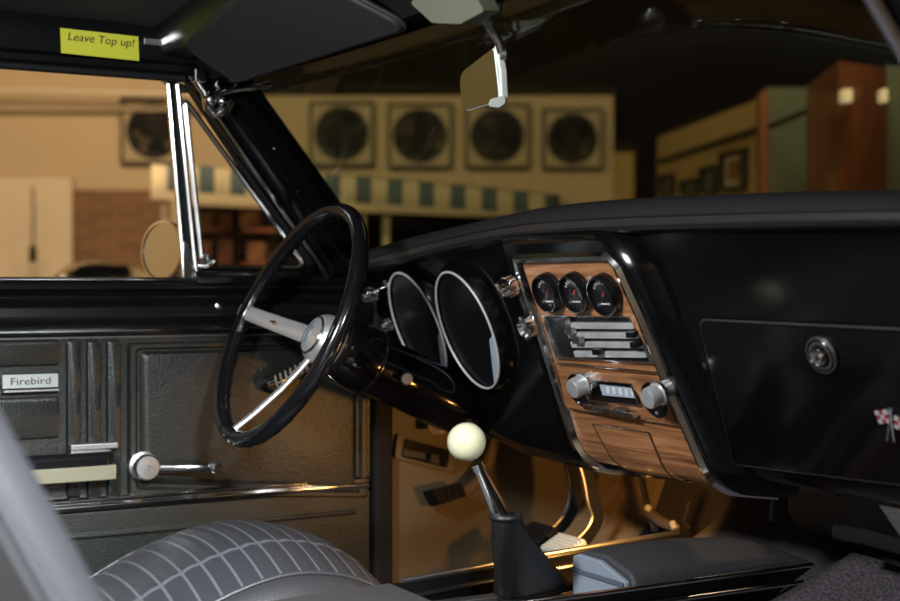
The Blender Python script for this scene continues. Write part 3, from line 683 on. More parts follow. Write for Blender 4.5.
# ---- round main gauges in the driver's binnacle
for cx_ in (-.349, -.519):
    c = mo(cx_, 0, 0) ; bb = (c - mo.o).dot(mo.ey)
    # centre height z=.855
    o = V((cx_, 1.125+.385*(.88-.853), .853)); n = mo.n; eyd = mo.ey
    ell = lambda a, h, k=1.0: [o + n*h + V((1, 0, 0))*math.cos(q)*a*k + eyd*math.sin(q)*(a*1.27*k) for q in [2*PI*i/64 for i in range(64)]]
    b = MB(); b.loft([ell(.092, -.004), ell(.088, .008), ell(.0835, .016), ell(.0785, .0175), ell(.0775, .012), ell(.074, .010)], cap=False)
    gh = b.build('gauge_hood', GLOSS, da)
    b = MB(); ring = ell(.0795, .0185); b.tube(ring, .0019, 8, closed=True); b.build('bright_ring', SILV, gh)
    b = MB(); b.loft([ell(.0770, .0120), ell(.0770, .0145)]); b.build('lens', DIALG, gh)
    # pale wedge modelling a reflection, low on the passenger side of the lens
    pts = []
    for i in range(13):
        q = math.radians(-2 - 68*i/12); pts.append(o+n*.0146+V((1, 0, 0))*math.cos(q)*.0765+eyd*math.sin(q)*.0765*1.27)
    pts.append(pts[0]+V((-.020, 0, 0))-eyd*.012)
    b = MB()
    b.prism(pts, n*.0008); b.build('reflection_wedge', PALEB, gh)

# ---- chrome pull knobs on the painted face
def knob(px, py, r, L, nm, parent=da, m=CHR, h0=.0, face=None):
    c = mo.px(px, py, L); c0 = c-mo.n*L
    b = MB(); b.lathe([(r*1.15, 0), (r*1.15, .004), (r*.62, .006), (r*.55, L*.35), (r*.62, L*.45), (r*1.0, L*.55), (r*1.04, L*.75), (r*.92, L*.9), (r*.78, L), (.0004, L+.001)], c0, mo.n, 28)
    o = b.build(nm, m, parent)
    b = MB()
    for i in range(14):
        q = 2*PI*i/14; e = V((1, 0, 0))*math.cos(q)+mo.ey*math.sin(q); b.tube([c0+e*r*1.02+mo.n*L*.55, c0+e*r*1.05+mo.n*L*.78], r*.11, 6)
    b.build('knurl', m, o)
    return o
knob(499, 291, .0145, .058, 'pull_knob'); knob(362, 298, .0125, .055, 'pull_knob'); knob(381, 328, .0105, .042, 'pull_knob')
c0 = mo.px(530, 326, .03); c0 = c0-mo.n*.03
b = MB(); b.lathe([(.018, 0), (.018, .005), (.013, .007), (.013, .026), (.0185, .030), (.0185, .042), (.0145, .043), (.011, .037), (.0003, .0365)], c0, mo.n, 32); b.build('cigarette_lighter', CHR, da)

# ---- centre stack
SP = Pl((0, 1.077, .953), (1, 0, 0), (0, -.933, -.359))   # ey runs up or down: make it run down
if SP.ey.z > 0: SP.ey = -SP.ey
def stack(a, s, h=0):
    """a across, s down the face; past L it bends forward"""
    L, R = .292, .045; th = math.radians(62)
    if s <= L: return SP(a, s, h)
    ang = min((s-L)/R, th); rest = max(0, s-L-R*th)
    p = SP(a, L) ; c = -SP.n*R
    d = SP.ey*math.cos(ang)-SP.n*math.sin(ang); nn_ = SP.n*math.cos(ang)+SP.ey*math.sin(ang)
    return p + c + nn_*R + d*rest + nn_*h
LT = .405
def xl(s): return interp(s, [(0, -.119), (.12, -.117), (.28, -.122), (.33, -.105), (.36, -.085), (LT, -.06)])
def xr(s): return interp(s, [(0, .106), (.08, .124), (.195, .140), (.282, .158), (.33, .172), (LT, .185)])
NS = 40
st = thing('center_stack', 'walnut veneered centre stack with chrome surround and three small gauges', 'dash panel', stack(.01, .2))
b = MB(); b.loft([[stack(xl(v*LT)*(1-u)+xr(v*LT)*u, v*LT, h) for u, h in [(i/8, 0) for i in range(9)]+[(1-i/8, -.012) for i in range(9)]] for v in [i/NS for i in range(NS+1)]]); b.build('veneer_panel', WOOD, st)
# edge outline
def outline(g=0., h=0.):
    P = []
    P += [stack(xl(s)-g, s, h) for s in [LT*i/NS for i in range(NS, -1, -1)]]
    k = .022
    P[-1] = stack(xl(0)-g+.004, -g, h)
    P += [stack(xl(0)+(xr(0)-xl(0))*i/10, -g, h) for i in range(1, 10)]
    P += [stack(xr(0)-.004, -g+.002, h), stack(xr(.012)-.001+g, .008, h)]
    P += [stack(xr(s)+g, s, h) for s in [LT*i/NS for i in range(2, NS+1)]]
    return P
o0 = outline(0, .001); o1 = outline(.003, .009); o2 = outline(.009, .010); o3 = outline(.014, .004)
b = MB(); b.loft([[a_, b_, c_, d_] for a_, b_, c_, d_ in zip(o0, o1, o2, o3)]); b.build('chrome_surround', CHR, st)
b = MB(); b.tube([stack(xl(LT)*(1-u)+xr(LT)*u, LT, .003) for u in [i/10 for i in range(11)]], .004, 8); b.build('lower_chrome_edge', CHR, st)
# black surround blending to the dash
o4 = outline(.013, .004); o5 = outline(.030, .006); o6 = outline(.045, -.004); o7 = outline(.058, -.028); o8 = outline(.058, -.05); o9 = outline(.012, -.03)
b = MB(); b.loft([list(t) for t in zip(o4, o5, o6, o7, o8, o9)]); b.build('stack_surround', GLOSS, st)
# three small gauges
spx = lambda x, y, h=0: SP.px(x, y, h)
for (px, py, nd) in ((546, 294, 1), (573, 294, 1), (602, 296, 1)):
    c = spx(px, py, .012)-SP.n*.012
    b = MB(); b.lathe([(.0295, 0), (.0290, .012), (.027, .017), (.0250, .017), (.0240, .008)], c, SP.n, 40); 
    # open lathe caps inside: build as ring
    gp_ = b.build('gauge_pod', RIM, st)
    b = MB(); b.lathe([(.0242, .0085), (.0242, .0100)], c, SP.n, 36); gd = b.build('gauge_dial', DIALG, gp_)
    b = MB(); u_ = -SP.ey
    b.tube([c+SP.n*.0107, c+SP.n*.0107+V((.006, 0, 0))+u_*.006], .0006, 6); b.ball(c+SP.n*.0103, .0017, 10); b.build('needle', NEEDLE, gp_)
    b = MB()
    for i in range(7):
        q = math.radians(35+110*i/6); e = V((1, 0, 0))*math.cos(q)+u_*math.sin(q); b.tube([c+SP.n*.0102+e*.016, c+SP.n*.0102+e*.020], .0004, 5)
    for i in range(5):
        b.box(c+SP.n*.0104+V((1, 0, 0))*(-.008+.004*i)-u_*.012, (.0020, .0005, .002))
    b.build('scale_marks', WHT, gp_)
def sp_poly(pts, h0, h1, r=0):
    q = [SP.px(x, y, h0) for x, y in pts]; q = rrect(q, r) if r else q
    return q, [p+SP.n*(h1-h0) for p in q]
# heater control panel
b = MB(); lo, hi = sp_poly([(545, 314), (633, 315), (656, 361), (559, 357)], 0, .006, .003); cin = sum(hi, V())/len(hi)
b.loft([lo, hi, [cin+(p-cin)*.955 for p in hi], [cin+(p-cin)*.945-SP.n*.0045 for p in hi]], cap=False); hp = b.build('heater_control', CHR, st)
lo, hi = sp_poly([(546, 315), (632, 316), (655, 360), (560, 356)], .001, .0025); MB().loft([lo, hi]).build('control_plate', DIAL, hp)
for i in range(4):
    y = 325+i*9.5; x = 562+i*3.2
    lo, hi = sp_poly([(x+4, y-3.3), (634+i*4.2, y-2.6), (636+i*4.2, y+3), (x+6, y+2.6)], .0025, .0075, .001)
    MB().loft([lo, hi]).build('control_bar', HEATM, hp, bevel=.0008)
for (x, y) in ((566, 321), (572, 330), (580, 339), (600, 350), (634, 333), (638, 343)):
    lo, hi = sp_poly([(x-3.5, y-3), (x+4, y-2.8), (x+5, y+2.6), (x-2.5, y+2.4)], .0075, .017, .001); MB().loft([lo, hi]).build('slide_lever', RIM if x > 595 else STEEL, hp, bevel=.0008)
# radio
lo, hi = sp_poly([(560, 367), (661, 375), (680, 425), (570, 408)], 0, .006, .002); 
rd = thing('car_radio', 'car radio with two metal knobs set in the walnut centre stack', 'radio', SP.px(620, 396))
MB().loft([lo, hi]).build('face_plate', WOOD, rd, bevel=.0015)
for nm, pts in (('upper_chrome_line', [(557, 363), (661, 373)]), ('lower_chrome_line', [(570, 408), (680, 426)]), ('upper_chrome_line', [(559, 357.5), (655, 363)])):
    MB().tube([spx(*p, .005) for p in pts], .0016, 8).build(nm, CHR, rd)
MB().tube([spx(661, 373, .005), spx(680, 426, .005)], .0014, 8).build('side_chrome_line', STEEL, rd)
for (x, y) in ((573, 389), (648, 399)):
    c0 = SP.px(x, y, .042)-SP.n*.042
    b = MB(); b.lathe([(.026, .006), (.025, .0075), (.018, .0072)], SP.px(x+5, y+2, .008)-SP.n*.008, SP.n, 36); b.build('knob_recess', RIM, rd)
    b = MB(); b.lathe([(.012, .004), (.012, .020), (.0165, .021), (.0165, .025), (.0142, .026), (.0142, .041), (.013, .0435), (.0003, .044)], c0, SP.n, 36); kb = b.build('radio_knob', BRUSH, rd)
    b = MB(); b.lathe([(.0168, .0205), (.0174, .022), (.0174, .024), (.0168, .0253)], c0, SP.n, 36); b.build('knob_ring', CHR, kb)
    MB().ball(SP.px(x+9 if x > 600 else x+6, y+14, .02), .003, 10).build('tone_tip', CHR, kb)
lo, hi = sp_poly([(583, 377), (635, 382), (643, 404), (590, 399)], .006, .012, .002); cin = sum(hi, V())/len(hi)
b = MB(); b.loft([lo, hi, [cin+(p-cin)*.93 for p in hi], [cin+(p-cin)*.92-SP.n*.005 for p in hi]], cap=False); ds = b.build('radio_dial', CHR, rd)
lo, hi = sp_poly([(584, 378), (634, 383), (642, 403), (591, 398)], .006, .0085); MB().loft([lo, hi]).build('dial_recess', DIAL, ds)
lo, hi = sp_poly([(600, 384.5), (632, 388), (636, 398), (603, 395)], .0085, .0095, .001); MB().loft([lo, hi]).build('dial_glass', PALEB, ds)
b = MB()
for i in range(5):
    x = 606+i*6.2; y = 386.5+i*.75; b.prism([SP.px(x, y, .0098), SP.px(x+3, y+.4, .0098), SP.px(x+4.2, y+7, .0098), SP.px(x+1.2, y+6.6, .0098)], SP.n*.0005)
b.build('dial_numerals', WHT, ds)
for i in range(5):
    x = 589+i*10.2; y = 400.5+i*1.9
    lo, hi = sp_poly([(x, y), (x+9.2, y+1.6), (x+10.6, y+7), (x+1.4, y+5.2)], .006, .019, .001); MB().loft([lo, hi]).build('preset_button', CHR if i % 2 == 0 else STEEL, rd, bevel=.001)
# ash tray door
def sinv(x, y):
    a, s = None, None
    p = SP.px(x, y); d = p-SP.o; return d.dot(SP.ex), d.dot(SP.ey)
atq = [(-.063, .250), (.067, .250), (.085, .33), (-.045, .33)]
b = MB(); b.loft([[stack((-.064*(1-v)-.030*v)*(1-u)+(.068*(1-v)+.082*v)*u, .250+.088*v, h) for u, h in [(i/8, .003) for i in range(9)]+[(1-i/8, -.004) for i in range(9)]] for v in [i/14 for i in range(15)]]); ash = b.build('ashtray_door', WOOD, st)
edge = [stack(-.066, .250+.088*0, .003)]
ol = []
for i in range(15): v = i/14; ol.append(stack(-.064*(1-v)-.030*v, .25+.088*v, .0035))
for i in range(1, 15): u = i/14; ol.append(stack(-.030*(1-u)+.082*u, .338, .0035))
for i in range(1, 15): v = 1-i/14; ol.append(stack(.068*(1-v)+.082*v, .25+.088*v, .0035))
for i in range(1, 14): u = 1-i/14; ol.append(stack(-.064*(1-u)+.068*u, .25, .0035))
MB().tube(ol, .0011, 6, closed=True).build('door_edge', FRAME, ash)
b = MB(); b.tube([stack(-.060+.012*i, .25, .0035) for i in range(11)], .0011, 6); b.build('edge_highlight_strip', CHR, ash)
b = MB(); b.tube([stack(.02+.012*i, .352, .003) for i in range(6)], .0018, 6); b.build('pull_lip', CHR, ash)
for a in (-.03, .10): MB().ball(stack(a, .375, 0), .003, 10).build('screw', FRAME, st)

# ---- glove box
def mpoly(pts, h0, h1, r):
    q = rrect([mo.px(x, y, h0) for x, y in pts], r); return q, [p+mo.n*(h1-h0) for p in q]
gq = [(703, 318), (980, 331), (985, 492), (738, 462)]
lo, hi = mpoly(gq, -.002, .007, .012)
gb = MB().loft([lo, hi]).build('glove_box_door', GLOSS, da, bevel=.003, seg=3)
MB().tube([p-mo.n*.0035 for p in hi], .0018, 6, closed=True).build('edge_seam', CHR if 0 else STEEL, gb)
lk = mo.px(822, 355, .009)-mo.n*.002
b = MB(); b.lathe([(.0215, 0), (.0215, .004), (.019, .006), (.0145, .004), (.0135, .006), (.009, .012), (.0085, .009), (.0003, .0088)], lk, mo.n, 40); lko = b.build('lock', RIM, gb)
b = MB(); b.lathe([(.0120, .006), (.0120, .009), (.0085, .0135), (.0075, .0115), (.0003, .0113)], lk, mo.n, 36); b.build('lock_cylinder', CHR, gb)
b = MB(); b.lathe([(.0222, .0), (.0226, .003), (.0214, .005)], lk, mo.n, 40); b.build('lock_ring', STEEL, gb)
MB().box(lk+mo.n*.0118, (.0014, .002, .007)).build('key_slot', INK, gb)
# crossed flag emblem
ec = mo.px(893, 421, .009)
eb = MB(); eb.mi = 0
def flag(ang, ox, oz, mi):
    ex = V((1, 0, 0)); u_ = -mo.ey if mo.ey.z < 0 else mo.ey
    c, s = math.cos(ang), math.sin(ang); X = ex*c+u_*s; Y = u_*c-ex*s
    o = ec+ex*ox+u_*oz
    for i in range(3):
        for j in range(3):
            eb.mi = mi if (i+j) % 2 else 2
            eb.prism([o+X*(.006*i)+Y*(.005*j), o+X*(.006*i+.006)+Y*(.005*j), o+X*(.006*i+.006)+Y*(.005*j+.005), o+X*(.006*i)+Y*(.005*j+.005)], mo.n*.0025)
flag(.15, -.019, -.004, 1); flag(-.25, .002, -.007, 1); eb.mi = 0
eb.tube([ec+V((-.006, -.002, -.022)), ec+V((.001, -.002, .018))], .0016, 8); eb.ball(ec+V((.001, -.002, .019)), .003, 8); eb.tube([ec+V((.004, -.002, -.022)), ec+V((-.004, -.002, .016))], .0014, 8)
eb.build('emblem', [CHR, RED, mat('grey_white_enamel', (.38, .38, .38), .3)], gb, recalc=True)

# ================================================================== STEERING COLUMN + WHEEL
WC = V((-.45, .85, .86)); wt = math.radians(25); WN = V((0, -math.cos(wt), math.sin(wt))); e1 = V((1, 0, 0)); e2 = WN.cross(e1); WR = .198
hub = WC-WN*.075
sc_ = thing('steering_column', 'gloss black steering column running from the wheel into the dash', 'steering column', hub-WN*.3)
b = MB(); b.lathe([(.036, .012), (.050, .02), (.055, .035), (.056, .075), (.053, .085), (.0505, .09), (.0505, .15), (.049, .16), (.050, .165), (.050, .25), (.046, .285), (.036, .305), (.03, .33), (.03, .345)], hub, -WN, 48); cj = b.build('column_jacket', GLOSS, sc_)
b = MB(); b.lathe([(.0565, .078), (.0575, .081), (.0565, .084)], hub, -WN, 48); b.build('collar_ring', RIM, sc_)
kc = hub-WN*.125+V((.0505, 0, -.006)); b = MB(); b.lathe([(.006, -.004), (.006, .004), (.0105, .006), (.0105, .013), (.009, .015), (.0003, .0152)], kc, (1, -.2, .0), 24); b.build('hazard_knob', CREAM if 0 else STEEL, sc_)
b = MB(); b.tube([hub-WN*.06+V((-.05, 0, 0)), hub-WN*.055+V((-.13, 0, .005)), hub-WN*.05+V((-.19, 0, .01))], [.005, .005, .006], 10); b.build('turn_signal_lever', CHR, sc_)

sw = thing('steering_wheel', 'thin black steering wheel with brushed metal spokes and round hub', 'steering wheel', WC-V((0, 0, .2)))
rot0 = math.radians(-7)
def wp(ang, r, h=0): return WC + (e1*math.cos(ang)+e2*math.sin(ang))*r + WN*h
b = MB(); NR = 120; rings = []
for i in range(NR):
    q = 2*PI*i/NR; rad = e1*math.cos(q)+e2*math.sin(q); grip = .0012*max(0, math.sin(q*36))
    joint = min(abs(((q-math.radians(k)+PI) % (2*PI))-PI) for k in (28, 152, 205, 322, 255, 285)) < .012
    rr = .0118 - (.0012 if joint else 0)
    rings.append([WC+rad*WR + rad*(math.cos(t)*rr*(1.05) - (grip*1.6 if math.cos(t) < -.3 and math.sin(t) < .5 else 0)) + WN*(math.sin(t)*rr*1.12 - (grip if math.sin(t) < -.3 else 0)) for t in [2*PI*k/16 for k in range(16)]])
b.loft(rings, loop=True); b.build('rim', RIM, sw, angle=60)
b = MB()
for i in range(84):
    q = 2*PI*i/84
    b.ball(wp(q, WR-.0095, -.0085), .0028, 8)
b.build('finger_grip', RIM, sw)
for ang, w0, w1 in ((180-4, .031, .024), (-4, .031, .024), (-99, .016, .012)):
    q = math.radians(ang); rad = e1*math.cos(q)+e2*math.sin(q); tg = WN.cross(rad)
    b = MB(); rg = []
    for t in (0, .15, .4, .7, .9, 1):
        r = .03+(WR-.03+.004)*t; h = -.060+.070*t**1.05 - .006*math.sin(PI*t); wv = w0+(w1-w0)*t; c = WC+rad*r+WN*h; th = .006
        rg.append([c-tg*wv/2-WN*th*.3, c-tg*wv/2+WN*th*.1, c-tg*wv*.36+WN*th*.5, c+tg*wv*.36+WN*th*.5, c+tg*wv/2+WN*th*.1, c+tg*wv/2-WN*th*.3, c-WN*th])
    b.loft(rg); sp = b.build('spoke', BRUSH, sw, angle=50)
    if ang > 100:
        b = MB(); c = WC+rad*.115-WN*.018; b.box(c, (.010, .006, .003)); b.build('horn_slot', INK, sp)
b = MB(); b.lathe([(.030, -.075), (.040, -.055), (.043, -.040), (.042, -.030), (.038, -.022), (.034, -.018), (.032, -.019), (.029, -.014), (.015, -.0095), (.0003, -.008)], WC-WN*.030, WN, 48); hb_ = b.build('hub', BRUSH, sw)
b = MB(); b.lathe([(.0325, -.0188), (.0330, -.0160), (.0315, -.0140)], WC-WN*.030, WN, 48); b.build('horn_button_ring', CHR, hb_)
b = MB(); zc0 = WC-WN*.0385
b.prism([zc0+e1*x+e2*y-WN*.0 for x, y in ((-.003, -.016), (.003, -.016), (.0045, .004), (.014, .012), (.004, .011), (.0, .018), (-.004, .011), (-.014, .012), (-.0045, .004))], WN*.002); b.build('hub_emblem', mat('blue_grey_emblem', (.16, .20, .24), .3), hb_)

# ================================================================== SEATS
ds_ = thing('driver_seat', 'low driver seat with charcoal pleated vinyl cushion beside the console', 'car seat', (-.42, .55, .33))
ZT = [(.16, .43), (.30, .415), (.42, .435), (.54, .482), (.646, .532), (.739, .555), (.82, .548), (.88, .524), (.925, .485), (.945, .44), (.950, .40)]
SCX, SHW = -.395, .240
def cush(u, v):
    # u along the length 0..1 (back to front), v across 0..1
    yy = .16+.79*u; a = 2*v-1
    z = smooth_interp(yy, ZT)
    s = abs(a); 
    if s < .80: x = a*SHW*1.0; dz = -.040*(s/.80)**2.2
    else:
        k = (s-.80)/.20; x = math.copysign(SHW*(.80+.20*math.sin(k*PI/2)), a); dz = -.040-.012*k - (1-math.cos(k*PI/2))*max(.02, (z-.36))*.95
    if s < .80:
        pl = (yy % .029)/.029; rdg = math.exp(-((pl-.5)/.10)**2)
        z += .0009*math.cos((pl-.0)*2*PI) + .0008*rdg
        lg = math.exp(-((abs(a)-.40)/.022)**2); z += .0008*lg
    return V((SCX+x, yy, max(.335, z+dz)))
def cmat(u, v):
    yy = .16+.79*u; s = abs(2*v-1)
    if s < .80:
        pl = (yy % .029)/.029
        if abs(pl-.5) < .07: return 1
        if abs(s-.40) < .010: return 1
        return 0
    return 2
b = MB(); b.grid(cush, 400, 110, cmat); cu_ = b.build('cushion', [SEATM, SEAM, BOLS], ds_, solid=.01, angle=80)
for sgn in (1, -1):
    b = MB(); b.tube([cush(u, .5+sgn*.402)+V((0, 0, .002)) for u in [.1+.86*i/40 for i in range(41)]], .0035, 8); b.build('welt', SEATM, ds_)
b = MB(); b.tube([cush(.02+.955*i/40, .5+.497)+V((0, 0, .0)) for i in range(41)]+[cush(.995, .98-.96*i/20) for i in range(21)], .004, 8); b.build('piping', SEATM, ds_)
b = MB(); b.box((SCX, .50, .33), (.44, .70, .05)); b.box((SCX-.15, .5, .305), (.04, .7, .03)); b.box((SCX+.15, .5, .305), (.04, .7, .03)); b.build('seat_base', RUB, ds_, bevel=.006)
b = MB(); b.tube([(SCX+.24, .93, .40), (SCX+.275, .955, .425)], .006, 8); b.ball((SCX+.278, .957, .43), .011, 12); b.build('seat_release_knob', CREAM, ds_)
def seatback(cx, parent, m, edge_m, wid=.25):
    prof = [(.335, .44), (.372, .50), (.306, .63), (.2715, .695), (.194, .845), (.155, .925), (.118, 1.00), (.085, 1.045), (.03, 1.06), (-.02, 1.03), (.0, .95), (.10, .70), (.18, .48), (.20, .42)]
    b = MB(); b.prism([V((cx-wid, y, z)) for y, z in prof], (2*wid, 0, 0)); o = b.build('backrest', m, parent, bevel=.042, seg=6)
    for s in (-1, 1):
        b = MB(); pts = [V((cx+s*(wid+.0), y-.040*(1 if i < 7 else 0), z)) for i, (y, z) in enumerate(prof[1:8])]; b.tube(pts, .0045, 8); b.build('piping', edge_m, parent)
seatback(SCX, ds_, BOLS, SEATM)
ps = thing('passenger_seat', 'passenger seat with grey backrest edge in the near left corner', 'car seat', (.37, .1, .33))
seatback(.375, ps, BOLS, SEATM, .235)
b = MB(); b.prism(rrect([V((.609, y-.050, z)) for y, z in ((.372, .50), (.306, .63), (.2715, .695), (.194, .845), (.155, .925), (.118, .99))]+[V((.609, .05, 1.01)), V((.609, .05, .95)), V((.609, .15, .70)), V((.609, .23, .50))], .02), (.004, 0, 0)); b.build('side_panel', RUB, ps)
b = MB(); b.prism([V((.375-.235, y, z)) for y, z in ((.10, .36), (.85, .36), (.88, .44), (.84, .51), (.70, .535), (.40, .47), (.30, .45), (.12, .45))], (.47, 0, 0)); b.build('cushion', BOLS, ps, bevel=.03, seg=4)
MB().box((.36, .48, .335), (.42, .66, .045)).build('seat_base', RUB, ps)

# ================================================================== CONSOLE, SHIFTER
cs = thing('center_console', 'low black console with chrome edges and a padded front lid', 'console', (0, 1.0, .40))
CZ = .520
# body: tapering trapezoid with recess
def cY(px, py, X): return at(px, py, X=X)
L0, L1 = at(412, 581, Z=CZ), at(571, 545, Z=CZ)
Rr0, Rr1 = at(480, 612, Z=CZ), at(785, 563, Z=CZ)
rear = [V((-.10, .62, CZ)), V((.125, .62, CZ))]
xL = lambda y: interp(y, [(.6, -.085), (.86, -.085), (1.22, -.165), (1.5, -.19)])*0 + interp(y, [(.6, -.060), (.88, -.084), (1.21, -.165), (1.5, -.20)])
xR = lambda y: .118
b = MB()
def crs(y, z): return [V((xL(y)-.012, y, .36)), V((xL(y), y, z-.01)), V((xL(y)+.006, y, z)), V((xR(y)-.006, y, z)), V((xR(y), y, z-.008)), V((xR(y)+.008, y, z-.045)), V((xR(y)+.022, y, .36))]
body_y = [(.45, CZ-.01), (.70, CZ), (.84, CZ)]
b.loft([crs(y, z) for y, z in body_y]); b.build('rear_body', CONS, cs, bevel=.003)
# front well: low floor and side rails
b = MB(); b.loft([[V((xL(y)-.012, y, .36)), V((xL(y), y, CZ-.045)), V((xR(y), y, CZ-.045)), V((xR(y)+.022, y, .36))] for y in (.84, 1.1, 1.43, 1.455)]); b.build('well_floor', PAINT, cs)
for s in (-1, 1):
    X = xL if s < 0 else xR
    b = MB(); b.loft([[V((X(y), y, .40)), V((X(y), y, CZ-.003)), V((X(y)-s*.014, y, CZ-.003)), V((X(y)-s*.014, y, .40))] for y in (.84, 1.1, 1.43)]); b.build('side_rail', PAINT, cs, bevel=.002)
    b = MB(); b.tube([V((X(y)-s*.004, y, CZ-.001)) for y in (.86, .95, 1.1, 1.42)], .0042, 10); b.build('chrome_edge', CHR if s > 0 else STEEL, cs)
    b = MB(); b.tube([V((X(y)+s*(.008 if s > 0 else -.016), y, CZ-(.020 if s > 0 else .022))) for y in (.84, 1.1, 1.41)], .0032, 8); b.build('lower_chrome_line', CHR, cs)
b = MB(); b.box((.015, .865, CZ-.030), (.17, .04, .012)); b.box((-.04, .94, CZ-.030), (.02, .15, .01)); b.build('shift_plate', STEEL, cs, bevel=.002)
# padded lid block at the front
def lid(y, k=1): return [V((-.016, y, CZ-.040)), V((-.016, y, CZ+.028*k)), V((.0, y, CZ+.034*k)), V((.05, y, CZ+.036*k)), V((xR(y)-.012, y, CZ+.020*k)), V((xR(y)-.004, y, CZ+.006)), V((xR(y)-.004, y, CZ-.040))]
b = MB(); b.loft([lid(y, k) for y, k in ((1.105, .9), (1.16, 1), (1.25, 1), (1.36, .8), (1.42, .3))]); b.build('padded_lid', LID, cs, bevel=.006, seg=3)
b = MB(); yq = 1.094; b.prism([V((-.014, yq, CZ-.038)), V((xR(yq)-.010, yq, CZ-.038)), V((xR(yq)-.010, yq, CZ+.008)), V((.05, yq, CZ+.026)), V((.0, yq, CZ+.027)), V((-.014, yq, CZ+.022))], (0, .010, 0)); fpn = b.build('lid_end_panel', CONF, cs, bevel=.003)
b = MB(); b.box((.048, 1.0925, CZ+.004), (.118, .004, .006)); b.build('end_groove', mat('slate_plastic', (.10, .12, .16), .4), fpn, bevel=.001)
b = MB(); b.prism([V((-.02, 1.03, CZ-.044)), V((xR(1.06)-.018, 1.03, CZ-.044)), V((xR(1.06)-.018, 1.09, CZ-.044)), V((-.02, 1.09, CZ-.044))], (0, 0, .010)); hp_ = b.build('hinge_plate', HEATM, cs, bevel=.002)
b = MB()
for x in (.0, .02): b.ball((x, 1.06, CZ-.033), .005, 10, (1, 1, .5))
b.build('hinge_screw', CHR, hp_)
b = MB(); b.loft([[V((xR(y)+o, y, z)) for o, z in ((.010, CZ-.05), (.022, CZ-.06), (.022, .36), (.006, .36))] for y in (.84, 1.42)]); b.build('walnut_side_strip', wood('dark_walnut', (.05, .02, .01), (.09, .035, .015), 6, (14, 1.5, 14)), cs)

gs = thing('gear_shifter', 'gear shifter with ivory ball knob and black leather boot', 'gear shifter', (.03, .93, CZ-.03))
KB = at(466.5, 442, X=.035)
b = MB(); b.ball(KB, .0253, 40); b.build('knob', IVORY, gs)
s0 = at(503, 519, X=.035); 
b = MB(); b.tube([KB+(s0-KB)*.28, KB+(s0-KB)*.34, KB+(s0-KB)*.8, KB+(s0-KB)*1.08], [.0055, .0068, .0115, .012], 20, flat=(1, .7)); b.build('lever', CHR, gs)
b = MB(); b.tube([KB+(s0-KB)*.27, KB+(s0-KB)*.36], .0085, 16); b.build('lock_nut', CHR, gs)
def bring(t):
    top = s0+V((0, .004, .004)); bz = CZ-.030
    cy0, cy1 = .885, 1.0
    bot = [at(491, 594, Z=bz), at(507, 604, Z=bz), at(576, 588, Z=bz), at(556, 576, Z=bz)]
    bt = rrect(bot, .018, 4); tp = [top+V((math.cos(q)*.019, math.sin(q)*.019, 0)) for q in [2*PI*i/len(bt)+PI*1.15 for i in range(len(bt))]]
    cen = sum(bt, V())/len(bt)
    k = t**1.15
    out = []
    for i, (a_, c_) in enumerate(zip(tp, bt)):
        p = a_.lerp(c_, k); p.z = a_.z+(c_.z-a_.z)*t
        w = math.sin(i*2*PI/len(bt)*4+t*3)*.0035*math.sin(PI*t)
        d = (c_-cen); d.z = 0; p += d.normalized()*w; out.append(p)
    return out
b = MB(); b.loft([bring(i/14) for i in range(15)]); bt_ = b.build('boot', LEATH, gs, angle=70)
tr = bring(.01); b = MB(); b.tube(tr, .004, 8, closed=True); b.build('boot_collar', LEATH, gs)
b = MB(); q = bring(.99); b.tube(q, .0035, 8, closed=True); b.build('boot_welt', RUB, gs)

# ================================================================== PEDALS
def pedal(nm, lab, X, pts, padpts, padm, w=.022):
    t = thing(nm, lab, 'pedal', at(*pts[-1], X=X))
    P = [at(x, y, X=X) for x, y in pts]
    # smooth path
    path = []
    for i in range(len(P)-1):
        p0, p1_, p2_, p3_ = P[max(0, i-1)], P[i], P[i+1], P[min(len(P)-1, i+2)]
        for j in range(5):
            u = j/5; path.append(.5*((2*p1_)+(p2_-p0)*u+(2*p0-5*p1_+4*p2_-p3_)*u*u+(3*p1_-p0-3*p2_+p3_)*u**3))
    path.append(P[-1])
    b = MB(); rg = []
    for i, p in enumerate(path):
        tn = (path[min(i+1, len(path)-1)]-path[max(i-1, 0)]).normalized(); sd = tn.cross(V((1, 0, 0))).normalized()
        sd = sd if sd.y > 0 else -sd
        rg.append([p, p+V((.006, 0, 0)), p+V((.006, 0, 0))+sd*w, p+sd*w])
    b.loft(rg); b.build('arm', RUB, t, bevel=.0015)
    b = MB(); b.tube([p+V((.004, -.001, 0)) for p in path], .0036, 8); b.build('bright_edge', STEEL, t)
    q = [at(x, y, X=X) for x, y in padpts]
    q3 = [q[0]+V((-.035, 0, 0)), q[1]+V((-.035, 0, 0)), q[1]+V((.045, 0, 0)), q[0]+V((.045, 0, 0))]
    nrm = (q3[1]-q3[0]).cross(q3[2]-q3[1]).normalized(); nrm = nrm if nrm.z > 0 else -nrm
    b = MB(); b.prism(rrect(q3, .01), nrm*.012); pd = b.build('pad', padm, t, bevel=.003)
    b = MB()
    for i in range(6):
        a_ = q3[0].lerp(q3[1], .12+.152*i)+nrm*.0125; c_ = q3[3].lerp(q3[2], .12+.152*i)+nrm*.0125; b.tube([a_.lerp(c_, .08), a_.lerp(c_, .92)], .0022, 6)
    b.build('pad_rib', padm, pd)
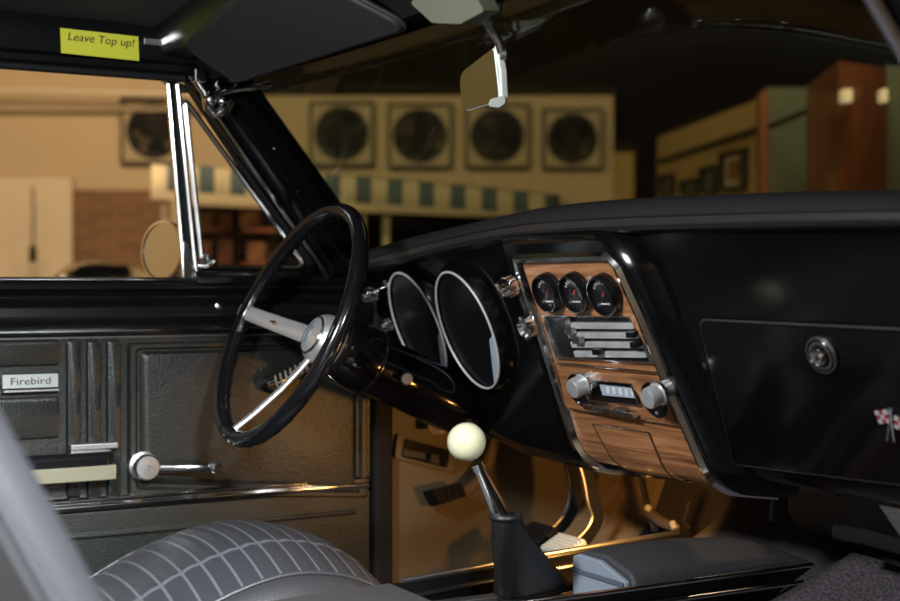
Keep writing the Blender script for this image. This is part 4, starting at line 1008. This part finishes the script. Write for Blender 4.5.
pedal('clutch_pedal', 'pedal with curved bright-edged arm, nearer the shifter boot', -.45, [(564, 462), (568, 480), (568.5, 500), (562, 516), (545, 534)], [(524, 545), (546, 529)], RUB)
pedal('brake_pedal', 'pedal with curved bright-edged arm and pale pad, beside the console lid', -.33, [(578, 462), (583, 480), (587, 502), (591, 516), (586, 528), (574, 541)], [(552, 557), (574, 541)], WHITEP)
pk = thing('parking_brake_pedal', 'black ribbed parking brake pedal low on the orange-lit kick panel', 'pedal', at(440, 495, X=-.66))
b = MB(); pth = [at(456, 494, X=-.655), at(470, 490, X=-.655), at(480, 480, X=-.66), at(489, 466, X=-.665), at(494, 448, X=-.67), at(496, 430, X=-.675)]
b.tube(pth, [.010, .011, .010, .010, .010, .010], 10, flat=(1, .5)); b.build('arm', KICK, pk)
q = [at(432, 489, X=-.65), at(462, 482, X=-.65), at(467, 496, X=-.65), at(440, 505, X=-.65)]
pkp = MB().prism(rrect(q, .006), (-.04, .0, -.01)).build('pad', RUB, pk, bevel=.003)
b = MB()
for i in range(4):
    a_ = q[0].lerp(q[1], .15+.23*i)+V((.001, 0, 0)); c_ = q[3].lerp(q[2], .15+.23*i)+V((.001, 0, 0)); b.tube([a_.lerp(c_, .1), a_.lerp(c_, .9)], .003, 6)
b.build('pad_rib', RUB, pkp)

# small fittings under the stack by the firewall
wl_ = thing('wiring_bundle', 'grey and white cable ends tucked under the centre stack', 'cables', at(665, 520, Y=1.45))
b = MB(); b.tube([at(648, 512, Y=1.45), at(662, 522, Y=1.45), at(676, 528, Y=1.45)], [.009, .010, .008], 12); b.build('connector', CONS, wl_)
b = MB(); b.ball(at(648, 508, Y=1.44), .007, 12); b.tube([at(672, 522, Y=1.44), at(675, 529, Y=1.44)], .006, 10); b.build('white_terminal', mat('grey_terminal_plastic', (.22, .22, .22), .4), wl_)
b = MB(); b.tube([at(640, 470, Y=1.5), at(646, 500, Y=1.48), at(655, 530, Y=1.46)], .006, 10); b.build('cable', STEEL, wl_)
b = MB(); b.tube([at(690, 528, Y=1.45), at(684, 521, Y=1.45), at(690, 500, Y=1.45)], .004, 8); b.build('thin_cable', RUB, wl_)
